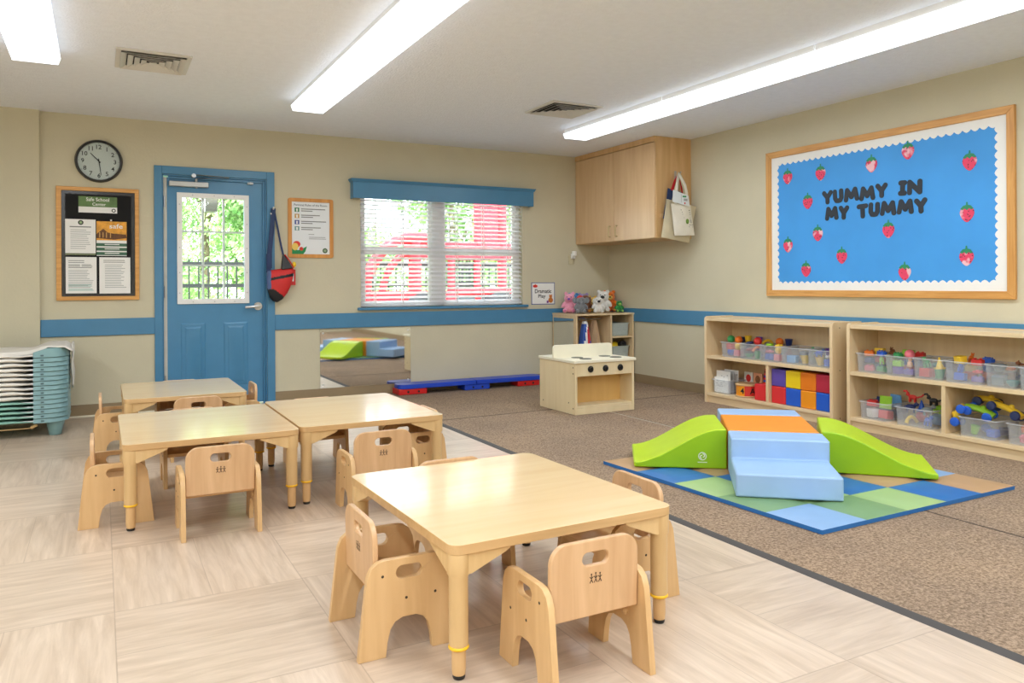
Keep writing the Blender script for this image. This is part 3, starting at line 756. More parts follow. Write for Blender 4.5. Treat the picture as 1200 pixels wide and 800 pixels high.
d.box(4.335, yy, 0.874, 4.36, yy+0.0004, 0.9, 4)
obj('print', d, [M_paper, M_bink, mat('red_print', (214,50,44), 0.6), mat('bear_brown_print', (206,120,50), 0.6), mat('purple_print', (130,70,150), 0.6)], t, smooth=0)

# ------------------------------------------------------------------ outdoors
struct('ground', MB().box(-8, YB + T, -0.25, 16, 30, -0.15), mat('outdoor_ground', (176,186,150), 0.9, var=0.2, nscale=1.5), smooth=0)
M_leaf = bpy.data.materials.new('tree_leaves'); nt, N, L, B = nodes(M_leaf)
_t = N.new('ShaderNodeNewGeometry'); _w = N.new('ShaderNodeTexNoise'); _w.inputs['Scale'].default_value = 2.5; _w.inputs['Detail'].default_value = 5
L.new(_t.outputs['Position'], _w.inputs['Vector']); _r = ramp(N, hx(80,132,60), hx(196,226,152), 0.3, 0.65); L.new(_w.outputs['Fac'], _r.inputs['Fac']); L.new(_r.outputs['Color'], B.inputs['Base Color']); B.inputs['Roughness'].default_value = 0.6
M_bark = mat('tree_bark', (120,104,86), 0.9, var=0.2)
def tree(x, y, h, w, seed, label, fine=False):
    rnd = random.Random(seed)
    t = thing('tree', label, 'tree', (x, y, -0.15), 'trees beyond the playground fence')
    tk = MB().cyl((x, y, -0.15), (x+rnd.uniform(-.1,.1), y, h*0.75), 0.11, 0.05, n=9)
    for k in range(4):
        a = rnd.uniform(0, 2*PI); tk.cyl((x, y, h*0.35+0.12*k*h*0.3), (x+math.cos(a)*w*0.6, y+math.sin(a)*w*0.5, h*0.62+0.1*k), 0.04, 0.015, n=6)
    obj('trunk', tk, M_bark, t)
    m = MB()
    blobs = [(Vector((x+rnd.uniform(-1,1)*w*0.7, y+rnd.uniform(-1,1)*w*0.5, rnd.uniform(0.3, h*0.95))), rnd.uniform(0.35,0.6)*w) for _ in range(34)]
    for c, r in blobs:
        for _ in range(330 if fine else 150):
            d = Vector((rnd.gauss(0,1), rnd.gauss(0,1), rnd.gauss(0,1))).normalized()
            p = c + d*r*rnd.uniform(0.75, 1.05)
            s = rnd.uniform(0.03, 0.065) if fine else rnd.uniform(0.05, 0.11)
            a = (d + Vector((rnd.uniform(-.8,.8), rnd.uniform(-.8,.8), rnd.uniform(-.8,.8)))).orthogonal().normalized(); b2 = d.cross(a).normalized()
            m.quad([p - a*s, p - b2*s*0.55, p + a*s, p + b2*s*0.55])
    obj('crown', m, M_leaf, t, smooth=0, normals=False)
for i, (x, y, h, w, lab) in enumerate(((0.35,13.2,4.6,0.95,'leafy green tree beyond the fence, leftmost seen through the door glass'),(1.75,15.6,5.4,1.3,'leafy green tree beyond the fence, middle of the door glass'),(2.35,12.6,4.4,0.8,'leafy green tree beyond the fence, at the right edge of the door glass'),
    (6.3,21.0,2.5,1.3,'low leafy tree beyond the fence at the left side of the window'),(7.0,16.0,4.4,1.2,'tall leafy tree behind the red play structure, middle of the window'),(10.0,18.2,5.2,1.5,'tall leafy tree behind the red play structure, right part of the window'),(0.7,18.6,6.0,1.2,'taller leafy tree far back, between the others in the door glass'),(2.9,26.0,7.5,1.6,'taller leafy tree far back, at the right of the door glass'))):
    tree(x, y, h, w, 40+i, lab, i < 3 or i > 5)
M_iron = mat('black_iron', (44,46,48), 0.5)
t = thing('metal_fence', 'black metal picket fence outside beyond the door', 'fence', (3.5, 10.6, -0.15))
fm = MB()
for z in (0.05, 0.55, 1.06, 1.34): fm.box(-2, 10.585, z, 9, 10.615, z+0.05)
x = -2
while x < 9: fm.box(x-0.009, 10.592, -0.15, x+0.009, 10.608, 1.42); x += 0.115
obj('pickets', fm, M_iron, t, smooth=0)
for k in range(6):
    obj('post', MB().box(-2+2.2*k-0.03, 10.57, -0.15, -2+2.2*k+0.03, 10.63, 1.48), M_iron, t)
t = thing('outdoor_lamp', 'grey wedge shaped lamp outside, seen at the top of the door glass', 'lamp', (0.95, YB+0.9, 1.88))
obj('lamp_shade', MB().hull8([(0.915,YB+0.8,1.82),(1.025,YB+0.8,1.82),(1.025,YB+1.0,1.82),(0.915,YB+1.0,1.82)], [(0.915,YB+0.8,2.6),(1.025,YB+0.8,2.6),(1.025,YB+0.86,2.6),(0.915,YB+0.86,2.6)]), mat('lamp_grey', (110,106,98), 0.5), t)
M_pred = mat('red_play_plastic', (222,40,56), 0.4, var=0.05)
t = thing('play_structure', 'red playground climber with wheels and arches seen through the window', 'play structure', (4.6, 10.4, -0.15))
Yp = 9.9
obj('red_panel', MB().box(3.0, Yp-0.05, 0.42, 4.38, Yp+0.1, 1.0).box(4.38, Yp-0.05, 0.93, 5.7, Yp+0.1, 1.03), M_pred, t, bevel=0.03)
obj('upper_panel', MB().box(3.62, Yp-0.02, 1.42, 5.6, Yp+0.06, 1.68), M_pred, t, bevel=0.02)
obj('dark_panel', MB().box(4.40, Yp+0.0, 0.3, 5.6, Yp+0.06, 0.92), mat('dark_grey_panel', (92,96,104), 0.6), t)
obj('roof_panel', MB().box(4.72, Yp+0.0, 1.68, 5.1, Yp+0.05, 2.3), M_pred, t, bevel=0.02)
def arch(x0, x1, top, rad):
    pts = [(x0, Yp, -0.15), (x0, Yp, top*0.55)]
    for i in range(9):
        a = R(180 - 90*i/8); pts.append((x1 + (x1-x0)*math.cos(a), Yp, top*0.55 + top*0.45*math.sin(a)))
    pts.append((x1+0.25, Yp, top)); return MB().tube(pts, rad, n=10)
obj('arch', arch(3.08, 3.75, 1.72, 0.075), M_pred, t)
obj('arch', arch(3.3, 3.8, 1.55, 0.05), M_pred, t)
for x, w, z in ((3.78, 0.09, 1.75), (4.1, 0.05, 1.8), (4.32, 0.05, 1.55), (4.72, 0.05, 2.3), (5.12, 0.07, 2.35), (5.55, 0.05, 1.9)):
    obj('post', MB().cyl((x, Yp+0.02, -0.15), (x, Yp+0.02, z), w, n=14), M_pred, t)
for x in (3.86, 5.02):
    wh = MB().torus((x, Yp-0.16, 0.62), 0.26, 0.1, axis='Y', n=28)
    o = obj('wheel', wh, mat('black_tyre', (40,42,46), 0.7), t); setp(o, 'black wheel')
    obj('hub', MB().cyl((x, Yp-0.1, 0.62), (x, Yp-0.17, 0.62), 0.15, n=20), mat('grey_hub', (120,124,130), 0.5), o)
gm = MB()
for k in range(7): gm.box(4.34+0.055*k-0.008, Yp+0.03, 1.0, 4.34+0.055*k+0.008, Yp+0.045, 1.42)
for k in range(6): gm.box(4.32, Yp+0.03, 1.05+0.065*k-0.008, 4.7, Yp+0.045, 1.05+0.065*k+0.008)
obj('grid_panel', gm, M_iron, t, smooth=0)
# daylight
w = bpy.data.worlds.new('sky'); sc.world = w; w.use_nodes = True
bg = w.node_tree.nodes['Background']; bg.inputs['Color'].default_value = (0.86, 0.93, 1.0, 1); bg.inputs['Strength'].default_value = SKY
sn = bpy.data.lights.new('sun', 'SUN'); sn.energy = SUN; sn.angle = R(2); so = bpy.data.objects.new('sun', sn); COL.objects.link(so)
so.rotation_euler = (R(42), 0, R(-18)); so.location = (0, -5, 12)
# unseen fill lamps added out of view, mostly in line with the ceiling-light rows
for x in (-2.0, -0.375, 1.43, 3.90):
    for y, ln in ((-1.6, 2.6), (1.0, 1.3)) + (((3.4, 2.6),) if x < -1 else ()):
        a = bpy.data.lights.new('unseen_fill_lamp', 'AREA'); a.shape = 'RECTANGLE'; a.size = 0.25; a.size_y = ln; a.energy = AREA * ln; a.color = (0.86, 0.93, 1.0)
        ao = bpy.data.objects.new('unseen_fill_lamp', a); COL.objects.link(ao); ao.location = (x, y, ZC - 0.09)
# ------------------------------------------------------------------ tables
def make_table(name, label, x0, x1, y0, y1, zt, ring, group=None):
    t = thing(name, label, 'table', ((x0+x1)/2, (y0+y1)/2, 0), group)
    w, d = x1-x0, y1-y0
    tp = MB().plate([rrect(w, d, 0.035, cx=(x0+x1)/2, cy=(y0+y1)/2)], 0.028, lambda u,v,q: (u, v, zt-0.028+q))
    for fc in tp.b.faces:
        if abs(fc.normal.z) < 0.5: fc.material_index = 1
    bmesh.ops.recalc_face_normals(tp.b, faces=tp.b.faces)
    for fc in tp.b.faces: fc.material_index = 0 if fc.normal.z > 0.5 else 1
    obj('tabletop', tp, [M_maple, M_mapleedge], t, bevel=0.003)
    i = 0.034
    for sx, x in ((1, x0+i), (-1, x1-i)):
        for sy, y in ((1, y0+i), (-1, y1-i)):
            zc = zt-0.028
            lg = MB().lathe([(0.025, ring+0.004), (0.0272, ring+0.012), (0.0272, zc-0.066), (0.032, zc-0.058), (0.032, zc)], (x, y, 0), 'Z', 20)
            # corner brace running under both edges
            for (dx, dy) in ((sx, 0), (0, sy)):
                pts = [(0.0, 0.0), (0.152, 0.0), (0.15, -0.008), (0.135, -0.016), (0.045, -0.052), (0.03, -0.058), (0.0, -0.06)]
                if dx: lg.plate([pts], 0.05, lambda u,v,q: (x+dx*u, y-0.025+q, zc+v))
                else: lg.plate([pts], 0.05, lambda u,v,q: (x-0.025+q, y+dy*u, zc+v))
            o = obj('leg', lg, M_leg, t, bevel=0.002)
            obj('lower_leg', MB().lathe([(0.018, 0.012), (0.02, 0.03), (0.02, ring+0.006)], (x, y, 0), 'Z', 18), M_birch, o)
            obj('yellow_collar', MB().torus((x, y, ring+0.002), 0.0235, 0.0055), M_yellowring, o)
            obj('foot_cap', MB().lathe([(0.0155, 0.0), (0.0175, 0.004), (0.0175, 0.014), (0.014, 0.016)], (x, y, 0), 'Z', 16), M_black, o)
    return t
T1 = make_table('table', 'maple toddler table nearest the camera, standing alone in front', 0.8265, 1.6015, 1.915, 2.825, 0.375, 0.085)
T1.rotation_euler = (0, 0, R(1.2)); T1.location.x -= 0.005; T1.location.y += 0.006
TA = make_table('table', 'maple toddler table, left one of the joined pair, with bright window reflection on it', 0.078, 0.848, 3.785, 4.72, 0.385, 0.11)
TB = make_table('table', 'maple toddler table, right one of the joined pair', 0.862, 1.625, 3.83, 4.80, 0.385, 0.11)
TC = make_table('table', 'maple toddler table at the back, nearest the blue door', 0.12, 0.85, 5.31, 6.20, 0.385, 0.11)

# ------------------------------------------------------------------ toddler chairs
def make_chair():
    t = thing('toddler_chair', '', 'chair')
    L = 0.31
    o_ = [(0,0),(0.088,0),(0.094,0.045),(0.103,0.078),(0.118,0.098),(0.142,0.108),(0.188,0.108),(0.212,0.098),(0.227,0.078),(0.236,0.045),(0.242,0),(0.33,0)]
    o_ += [(0.306,0.2),(0.301,0.235),(0.288,0.262),(0.267,0.277),(0.245,0.281),(0.085,0.281),(0.063,0.277),(0.042,0.262),(0.029,0.235),(0.024,0.2)]
    sl = rrect(0.086, 0.04, 0.0199, 6, cx=0.165, cy=0.24)
    for s in (-1, 1):
        y0 = s*0.165 if s < 0 else 0.145
        m = MB().plate([o_, sl], 0.02, lambda u,v,w: (u*0.94-L/2, y0+w, v))
        yo = s*0.166
        for (u, v) in ((0.078,0.236),(0.252,0.165),(0.155,0.163)):
            m.cyl((u*0.94-L/2, yo-s*0.003, v), (u*0.94-L/2, yo, v), 0.0045, n=10, m=1)
        o = obj('side_panel', m, [M_birch, M_screw], t, bevel=0.004)
        obj('peg', MB().lathe([(0.012,0),(0.012,0.006),(0.007,0.01)] if s < 0 else [(0.007,-0.01),(0.012,-0.006),(0.012,0)], (0.115-L/2, s*0.145, 0.14), 'Y', 14), M_birch, o)
    bl = rrect(0.286, 0.209, 0.052, 6, corners=(0,0,1,1))
    hs = rrect(0.084, 0.036, 0.0178, 6, cx=0, cy=0.053)
    tilt = R(1.5)
    def fb(u, v, w):      # backrest plane tilted backwards
        return (-L/2 + 0.051 - math.sin(tilt)*v + w*math.cos(tilt), u, 0.2815 + v*math.cos(tilt))
    b = obj('backrest', MB().plate([bl, hs], 0.018, fb), M_birch2, t, bevel=0.0045)
    em = MB()
    def ef(u, v): q = fb(u, v, -0.0006); return q
    def stroke(p, w):
        for a, c in zip(p, p[1:]):
            d = Vector((c[0]-a[0], c[1]-a[1])); n = Vector((-d.y, d.x)).normalized()*w
            em.quad([ef(a[0]+n.x, a[1]+n.y), ef(a[0]-n.x, a[1]-n.y), ef(c[0]-n.x, c[1]-n.y), ef(c[0]+n.x, c[1]+n.y)])
    for k, x in enumerate((-0.014, 0.0, 0.014)):
        s = 1.25 if k == 1 else 1.0
        stroke([(x,-0.012+0.006), (x, 0.006*s+0.002)], 0.0013); stroke([(x-0.006, 0.004*s), (x, -0.001), (x+0.006, 0.004*s)], 0.0012)
        stroke([(x, -0.004), (x-0.005, -0.013)], 0.0013); stroke([(x, -0.004), (x+0.005, -0.013)], 0.0013)
        em.plate([circ(x, 0.0075*s+0.003, 0.0026, 8)], 0.0003, lambda u,v,w: fb(u, v, -0.0003-w))
    obj('printed_emblem', em, M_ink, b, smooth=0)
    sm_ = MB().plate([rrect(0.205, 0.288, 0.006, 3, cx=0.022)], 0.016, lambda u,v,w: (u+0.012, v, 0.163+w))
    obj('seat', sm_, M_birchx, t, bevel=0.004)
    return t
chair0 = make_chair()
CH = [
 (0.798, 2.318, 0, 'birch toddler chair at the left side of the front table'),
 (1.187, 1.858, 90, 'birch toddler chair at the near side of the front table, back to the viewer'),
 (1.615, 2.262, 180, 'birch toddler chair at the right side of the front table, beside the carpet'),
 (1.228, 2.75, 270, 'birch toddler chair at the far side of the front table, mostly hidden behind the tabletop'),
 (0.058, 4.09, 0, 'birch toddler chair at the left end of the joined tables'),
 (0.458, 3.675, 90, 'birch toddler chair at the near side of the left joined table, back to the viewer'),
 (0.455, 4.65, 270, 'birch toddler chair tucked under the far side of the left joined table'),
 (1.188, 3.65, 90, 'birch toddler chair between the right joined table and the front table'),
 (1.543, 4.105, 180, 'birch toddler chair at the right end of the joined tables'),
 (1.150, 4.715, 270, 'birch toddler chair tucked under the far side of the right joined table'),
 (0.09, 5.66, 0, 'birch toddler chair at the left side of the back table, near the cots'),
 (0.865, 5.79, 180, 'birch toddler chair at the right side of the back table, before the door casing'),
 (0.537, 5.31, 90, 'birch toddler chair between the back table and the left joined table'),
 (0.510, 6.125, 270, 'birch toddler chair at the door side of the back table'),
]
for i, (x, y, a, lab) in enumerate(CH):
    c = chair0 if i == 0 else copy_tree(chair0)
    c.location = (x, y, 0); c.rotation_euler = (0, 0, R(a)); setp(c, lab, 'chair', 'birch toddler chairs around the tables')

# ------------------------------------------------------------------ stack of cots
M_teal = mat('teal_cot_plastic', (126,164,168), 0.45, var=0.05, nscale=4); M_tealf = mat('teal_cot_fabric', (140,186,172), 0.7)
M_sheet = mat('white_cot_sheet', (226,222,214), 0.85, bump=0.4, bscale=18)
ORD = ['lowest','second from the bottom','third from the bottom','fourth from the bottom','fifth from the bottom','sixth from the bottom','seventh from the bottom','middle','seventh from the top','sixth from the top','fifth from the top','fourth from the top','third from the top','second from the top','topmost']
def cot_outline(grow=0.0):
    x1, y0, y1, r = -0.215+grow, 6.475-grow, 7.12+grow, 0.14
    p = [(-0.43, y0)]
    for i in range(9):
        a = R(-90 + 90*i/8); p.append((x1-r+r*math.cos(a), y0+r*1.1+r*1.1*math.sin(a)))
    for i in range(9):
        a = R(90*i/8); p.append((x1-r+r*math.cos(a), y1-r*1.1+r*1.1*math.sin(a)))
    p += [(-0.43, y1), (-0.43, y1-0.03), (-0.36, y1-0.05), (-0.36, y0+0.05), (-0.43, y0+0.03)]
    return p
NC = 15; PZ = 0.0335; Z0 = 0.105
for k in range(NC):
    z = Z0 + PZ*k; white = k >= 5
    lab = '%s stacking cot with %s, %s of the stack' % ('teal', 'white sheet' if white else 'bare teal fabric', ORD[k])
    t = thing('stacking_cot', lab, 'cot', (-0.9, 6.8, z if k else 0), 'stacking cots piled by the left wall')
    m = MB(); lo = cot_outline(0.0045); hi = cot_outline(-0.003); n = len(lo)
    top = 0.03 if k < NC-1 else 0.036
    def hump(p, k=k): return 0.03*max(0, min(1, (p[0]+0.43)/0.09))*(1 if p[0] > -0.42 else 0) if k == NC-1 else 0
    A = [m.b.verts.new((p[0], p[1], z)) for p in lo]; Bq = [m.b.verts.new((p[0], p[1], z+top+hump(p))) for p in hi]
    for i in range(n): m.b.faces.new((A[i], A[(i+1)%n], Bq[(i+1)%n], Bq[i]))
    g = bmesh.ops.triangle_fill(m.b, use_beauty=True, edges=[m.b.edges.get((A[i], A[(i+1)%n])) for i in range(n)])
    g = bmesh.ops.triangle_fill(m.b, use_beauty=True, edges=[m.b.edges.get((Bq[i], Bq[(i+1)%n])) for i in range(n)])
    m.box(-0.385, 6.4705, z+0.008, -0.365, 6.4725, z+0.02, 1)
    obj('end_cap', m, [M_teal, mat('cot_number_mark', (74,104,108), 0.6)], t, bevel=0.003)
    rnd = random.Random(k)
    def fab(u, v, k=k, z=z, rnd=rnd):
        x = -1.75 + (1.75-0.425)*u
        wr = (math.sin(u*23+k*2)*0.003 + math.sin(u*51+k)*0.0015) * (0.9 if k in (9, 14) else (0.6 if k >= 5 else 0.1))
        th = 0.0145 if k >= 5 else 0.0105
        s = [(6.50, 0.0), (6.482, 0.0), (6.476, th*0.6), (6.484, th*1.5), (6.51, th*1.7), (7.09, th*1.7), (7.116, th*1.2), (7.10, 0)][min(7, int(v*7+0.5))]
        tp = 1 - 0.75*max(0, (u-0.9)/0.1)
        return (x, s[0] + (1-tp)*0.0, z + 0.006 + s[1]*tp + wr*(1 if 0 < v < 1 else 0))
    m = MB().grid(40, 7, fab)
    o = obj('sheet' if white else 'bed_fabric', m, M_sheet if white else M_tealf, t, smooth=60)
    rl = MB().cyl((-1.75, 6.50, z+0.012), (-0.40, 6.50, z+0.012), 0.009, n=8).cyl((-1.75, 7.09, z+0.012), (-0.40, 7.09, z+0.012), 0.009, n=8)
    obj('rail', rl, M_steel, t)
    if k == 0:
        for y in (6.57, 7.03):
            obj('leg', MB().lathe([(0.036, 0), (0.040, 0.004), (0.06, 0.105)], (-0.30, y, 0), 'Z', 20), M_teal, t, bevel=0.004)
            obj('leg', MB().lathe([(0.036, 0), (0.040, 0.004), (0.06, 0.105)], (-1.68, y, 0), 'Z', 20), M_teal, t, bevel=0.004)
        ks = MB()
        for q in range(3): ks.sphere((-0.44+0.012*q, 6.50, 0.075+0.006*q), 0.012, u=8, v=6)
        ks.cyl((-1.7, 6.50, 0.07), (-0.44, 6.50, 0.07), 0.004, n=6)
        obj('elastic_cord', ks, mat('tan_cord', (190,160,110), 0.8), t)
    if k == NC-1:
        def drape(u, v):
            x = -1.75 + 1.565*u; y = 6.505 + 0.60*v
            h = 0.036*max(0, min(1, (x+0.46)/0.1)) if x > -0.46 else 0
            zz = z + 0.042 + h + 0.003*math.sin(u*31+v*5) + 0.003*math.sin(v*17)
            if u > 0.97: zz -= (u-0.97)*1.2
            if x > -0.26: x = -0.26 + (x+0.26)*1.0
            if v < 0.04: zz -= 0.028 if x < -0.36 else 0.006
            return (x, y, zz)
        m = MB().grid(60, 24, drape)
        o = obj('top_sheet', m, M_sheet, t, smooth=60); o.modifiers.new('thick', 'SOLIDIFY').thickness = 0.004
        def hang(u, v):
            y = 6.68 + 0.38*u
            return (-0.196 + 0.006*math.sin(u*19) + 0.004*math.sin(v*9), y, z + 0.075 - v*(0.30 + 0.04*math.sin(u*7)))
        m = MB().grid(20, 14, hang)
        o2 = obj('hanging_hem', m, M_sheet, o, smooth=60); o2.modifiers.new('thick', 'SOLIDIFY').thickness = 0.004

# ------------------------------------------------------------------ balance beam
M_bb = mat('blue_beam_plastic', (32,72,196), 0.35); M_br = mat('red_block_plastic', (214,36,36), 0.35)
def bblock(x0, x1, m, lab):
    t = thing('beam_support', lab, 'beam support', ((x0+x1)/2, 7.22, 0), 'plastic blocks carrying the balance beam')
    b = obj('block', MB().box(x0, 7.13, 0.009, x1, 7.32, 0.066), m, t, bevel=0.008)
    for f in (0.33, 0.7):
        x = x0 + (x1-x0)*f; obj('peg_hole', MB().cyl((x, 7.131, 0.036), (x, 7.128, 0.036), 0.011, n=12), M_black, t)
bblock(2.545, 2.84, M_br, 'red block under the left end of the blue balance beam')
bblock(3.25, 3.53, M_bb, 'blue block under the middle joint of the balance beam')
bblock(3.86, 4.12, M_br, 'red block under the right end of the blue balance beam, beside the play stove')
for x0, x1, lab in ((2.55, 3.372, 'blue balance beam plank, left half along the wall'), (3.38, 4.16, 'blue balance beam plank, right half, partly behind the play stove')):
    m = MB().plate([rrect(x1-x0, 0.2, 0.06, 5, cx=(x0+x1)/2, cy=7.22, corners=(x0 < 2.6, x0 > 3, x0 > 3, x0 < 2.6))], 0.042, lambda u,v,w: (u, v, 0.067+w))
    setp(obj('balance_beam', m, M_bb, bevel=0.008), lab, 'balance beam', 'planks of the blue balance beam')

# ------------------------------------------------------------------ play stove
t = thing('play_stove', 'light birch toy stove with cream top, burners and three black knobs', 'play stove', (3.71, 5.6, 0.008))
SX0, SX1, SY0, SY1, SZ = 3.412, 4.008, 5.325, 5.90, 0.43
z0 = 0.009
obj('side_panel', MB().box(SX0, SY0, z0, SX0+0.022, SY1, SZ), M_stove, t, bevel=0.002)
obj('side_panel', MB().box(SX1-0.022, SY0, z0, SX1, SY1, SZ), M_stove, t, bevel=0.002)
obj('back_panel', MB().box(SX0+0.022, SY1-0.4, z0, SX1-0.022, SY1-0.385, SZ), M_stovein, t)
obj('rear_panel', MB().box(SX0+0.022, SY1-0.018, z0, SX1-0.022, SY1, SZ), M_stove, t)
obj('control_panel', MB().box(SX0+0.022, SY0+0.001, 0.322, SX1-0.022, SY0+0.02, SZ), M_stove, t, bevel=0.002)
obj('oven_floor', MB().box(SX0+0.022, SY0+0.006, 0.062, SX1-0.022, SY1-0.4, 0.08), M_stove, t, bevel=0.002)
obj('toe_board', MB().box(SX0+0.022, SY0+0.001, z0, SX1-0.022, SY0+0.018, 0.061), M_stove, t, bevel=0.002)
obj('counter', MB().box(SX0-0.012, SY0-0.014, SZ, SX1+0.012, SY1+0.005, SZ+0.024), M_cream, t, bevel=0.004)
sp = MB().plate([rrect(0.605, 0.108, 0.03, 5, cx=3.683, cy=SZ+0.024+0.054, corners=(0,0,1,1))], 0.02, lambda u,v,w: (u, 5.615+w, v))
obj('splashback', sp, M_cream, t, bevel=0.004)
M_burn = mat('burner_grey', (96,100,92), 0.5)
for x, y in ((3.575, 5.545), (3.575, 5.415), (3.86, 5.55), (3.885, 5.42)):
    obj('burner', MB().lathe([(0.05, 0), (0.052, 0.003), (0.044, 0.005), (0.02, 0.004)], (x, y, SZ+0.024), 'Z', 28), M_burn, t)
for x in (3.563, 3.712, 3.862):
    k = obj('knob', MB().lathe([(0.0, -0.024), (0.016, -0.022), (0.018, -0.008), (0.027, -0.006), (0.027, 0)], (x, SY0, 0.378), 'Y', 22), M_black, t)
    obj('knob_grip', MB().box(x-0.004, SY0-0.034, 0.362, x+0.004, SY0-0.018, 0.394), M_black, k, bevel=0.002)
for z in (0.395, 0.345, 0.06): obj('screw', MB().cyl((SX0-0.001, SY0+0.03, z), (SX0+0.002, SY0+0.03, z), 0.006, n=10), M_screw, t)
obj('screw', MB().cyl((SX0-0.001, SY0+0.1, 0.1), (SX0+0.002, SY0+0.1, 0.1), 0.006, n=10), M_screw, t)
obj('screw', MB().cyl((SX0-0.001, SY1-0.06, 0.07), (SX0+0.002, SY1-0.06, 0.07), 0.006, n=10), M_screw, t)

# ------------------------------------------------------------------ dress-up unit
t = thing('dress_up_unit', 'maple dress-up shelf unit with mirrored side in the room corner', 'shelf unit', (4.78, 7.09, 0.008))
UX0, UX1, UY0, UY1, UZ = 4.398, 5.148, 6.84, 7.318, 0.765
z0 = 0.009
sd = MB().box(UX0, UY0, z0, UX0+0.022, UY1, UZ-0.02)
lp = obj('side_panel', sd, M_shelfv, t, bevel=0.003)
obj('mirror_panel', MB().box(UX0-0.004, UY0+0.045, 0.09, UX0, UY1-0.03, UZ-0.05), M_mir, lp, smooth=0)
obj('side_panel', MB().box(UX1-0.02, UY0, z0, UX1, UY1, UZ-0.02), M_shelfv, t, bevel=0.003)
obj('divider', MB().box(4.842, UY0+0.004, 0.1, 4.862, UY1-0.015, UZ-0.02), M_shelfv, t, bevel=0.002)
obj('top', MB().box(UX0-0.005, UY0-0.004, UZ-0.02, UX1+0.005, UY1, UZ), M_shelf, t, bevel=0.003)
obj('back_panel', MB().box(UX0+0.022, UY1-0.015, z0, UX1-0.02, UY1-0.002, UZ-0.02), M_shelfv, t)
obj('shelf', MB().box(4.862, UY0+0.004, 0.497, UX1-0.02, UY1-0.015, 0.515), M_shelf, t, bevel=0.002)
obj('shelf', MB().box(4.862, UY0+0.004, 0.265, UX1-0.02, UY1-0.015, 0.283), M_shelf, t, bevel=0.002)
obj('base', MB().box(UX0+0.022, UY0+0.004, z0, UX1-0.02, UY1-0.015, 0.1), M_shelf, t, bevel=0.002)
obj('hanging_rail', MB().cyl((UX0+0.022, 7.03, 0.70), (4.842, 7.03, 0.70), 0.008), M_steel, t)
def garment(x, y, w, top, bot, mats_, name, label, trim):
    t = thing(name, label, 'dress-up clothes', (x, y, bot), 'clothes hanging in the dress-up unit')
    def g(u, v):
        ww = w*(0.25 + 0.75*v**0.6); a = 2*PI*u
        return (x + ww*0.5*math.cos(a)*(1+0.08*math.sin(5*a)), y + (0.025+0.05*v)*math.sin(a)*(1+0.3*math.sin(7*a+v*2)), top - (top-bot)*v)
    m = MB().grid(36, 12, g, closed_u=True)
    for fc in m.b.faces:
        c = fc.calc_center_median()
        if trim and (abs(c.x - (x + w*0.12 - (top-c.z)*0.15)) < 0.012 or c.z > top-0.04): fc.material_index = 1
        if trim and abs(c.x - (x + w*0.28 - (top-c.z)*0.1)) < 0.016: fc.material_index = 2
    o = obj('cloth', m, mats_, t, smooth=60)
    h = MB().tube([(x, y, top-0.01), (x, y, 0.715), (x, 7.03+0.0, 0.722)], 0.005)
    obj('loop', h, mats_[0], t)
garment(4.555, 6.915, 0.15, 0.685, 0.33, [mat('royal_blue_cloth', (54,92,176), 0.7, sheen=0.2), M_paper, mat('crimson_trim', (206,50,62), 0.7)], 'blue_costume', 'blue dress-up costume with white and red trim hanging in the unit', True)
garment(4.715, 6.975, 0.15, 0.69, 0.33, [mat('tan_cloth', (196,164,128), 0.85, sheen=0.3)], 'tan_costume', 'plain tan dress-up garment hanging beside the blue costume', False)

# bins
M_bin = M_clear('clear_bin_plastic', (240,243,248), 0.17)
M_binlip = M_clear('clear_bin_rim', (240,242,246), 0.42)
M_tray = M_clear('grey_tray_plastic', (196,206,202), 0.72)
def tub(mb, x0, x1, y0, y1, z0, z1, taper=0.012, th=0.003, lip=0.007, m=0, ml=1):
    def ring(x0, x1, y0, y1, z, r=0.02): return [(cx_, cy_, z) for cx_, cy_ in rrect(x1-x0, y1-y0, r, 3, cx=(x0+x1)/2, cy=(y0+y1)/2)]
    rs = [ring(x0+taper, x1-taper, y0+taper, y1-taper, z0), ring(x0+lip, x1-lip, y0+lip, y1-lip, z1-0.006), ring(x0, x1, y0, y1, z1-0.006), ring(x0, x1, y0, y1, z1), ring(x0+lip+th, x1-lip-th, y0+lip+th, y1-lip-th, z1), ring(x0+taper+th, x1-taper-th, y0+taper+th, y1-taper-th, z0+th)]
    V = [[mb.b.verts.new(p) for p in r] for r in rs]; n = len(V[0])
    for k, (A, B2) in enumerate(zip(V, V[1:])):
        for i in range(n):
            f = mb.b.faces.new((A[i], A[(i+1)%n], B2[(i+1)%n], B2[i])); f.material_index = ml if k in (1,2,3) else m
    mb.b.faces.new(V[0][::-1]).material_index = m; mb.b.faces.new(V[-1]).material_index = m
    return mb
def toy_bin(label, x0, x1, y0, y1, z0, z1, group, mats_=None, name='storage_bin', cat='bin'):
    t = thing(name, label, cat, ((x0+x1)/2, (y0+y1)/2, z0), group)
    o = tub(MB(), x0, x1, y0, y1, z0, z1)
    obj('tub', o, mats_ or [M_bin, M_binlip], t, smooth=50)
    return t
toy_bin('grey translucent tray on the upper right shelf of the dress-up unit', 4.875, 5.115, 6.865, 7.27, 0.517, 0.655, 'trays in the dress-up unit', [M_tray, M_tray], 'tray', 'tray')
toy_bin('grey translucent tray holding yellow and black things, low in the dress-up unit', 4.875, 5.115, 6.865, 7.27, 0.285, 0.405, 'trays in the dress-up unit', [M_tray, M_tray], 'tray', 'tray')
m = MB().sphere((4.94, 6.95, 0.40), 0.055, s=(1.2, 0.9, 0.7)); m.sphere((4.98, 6.97, 0.42), 0.035, s=(1.2, 0.9, 0.7))
setp(obj('toy_food', m, mat('lemon_plastic', (236,206,40), 0.4)), 'yellow toy food heaped in the lower dress-up tray', 'toy food')
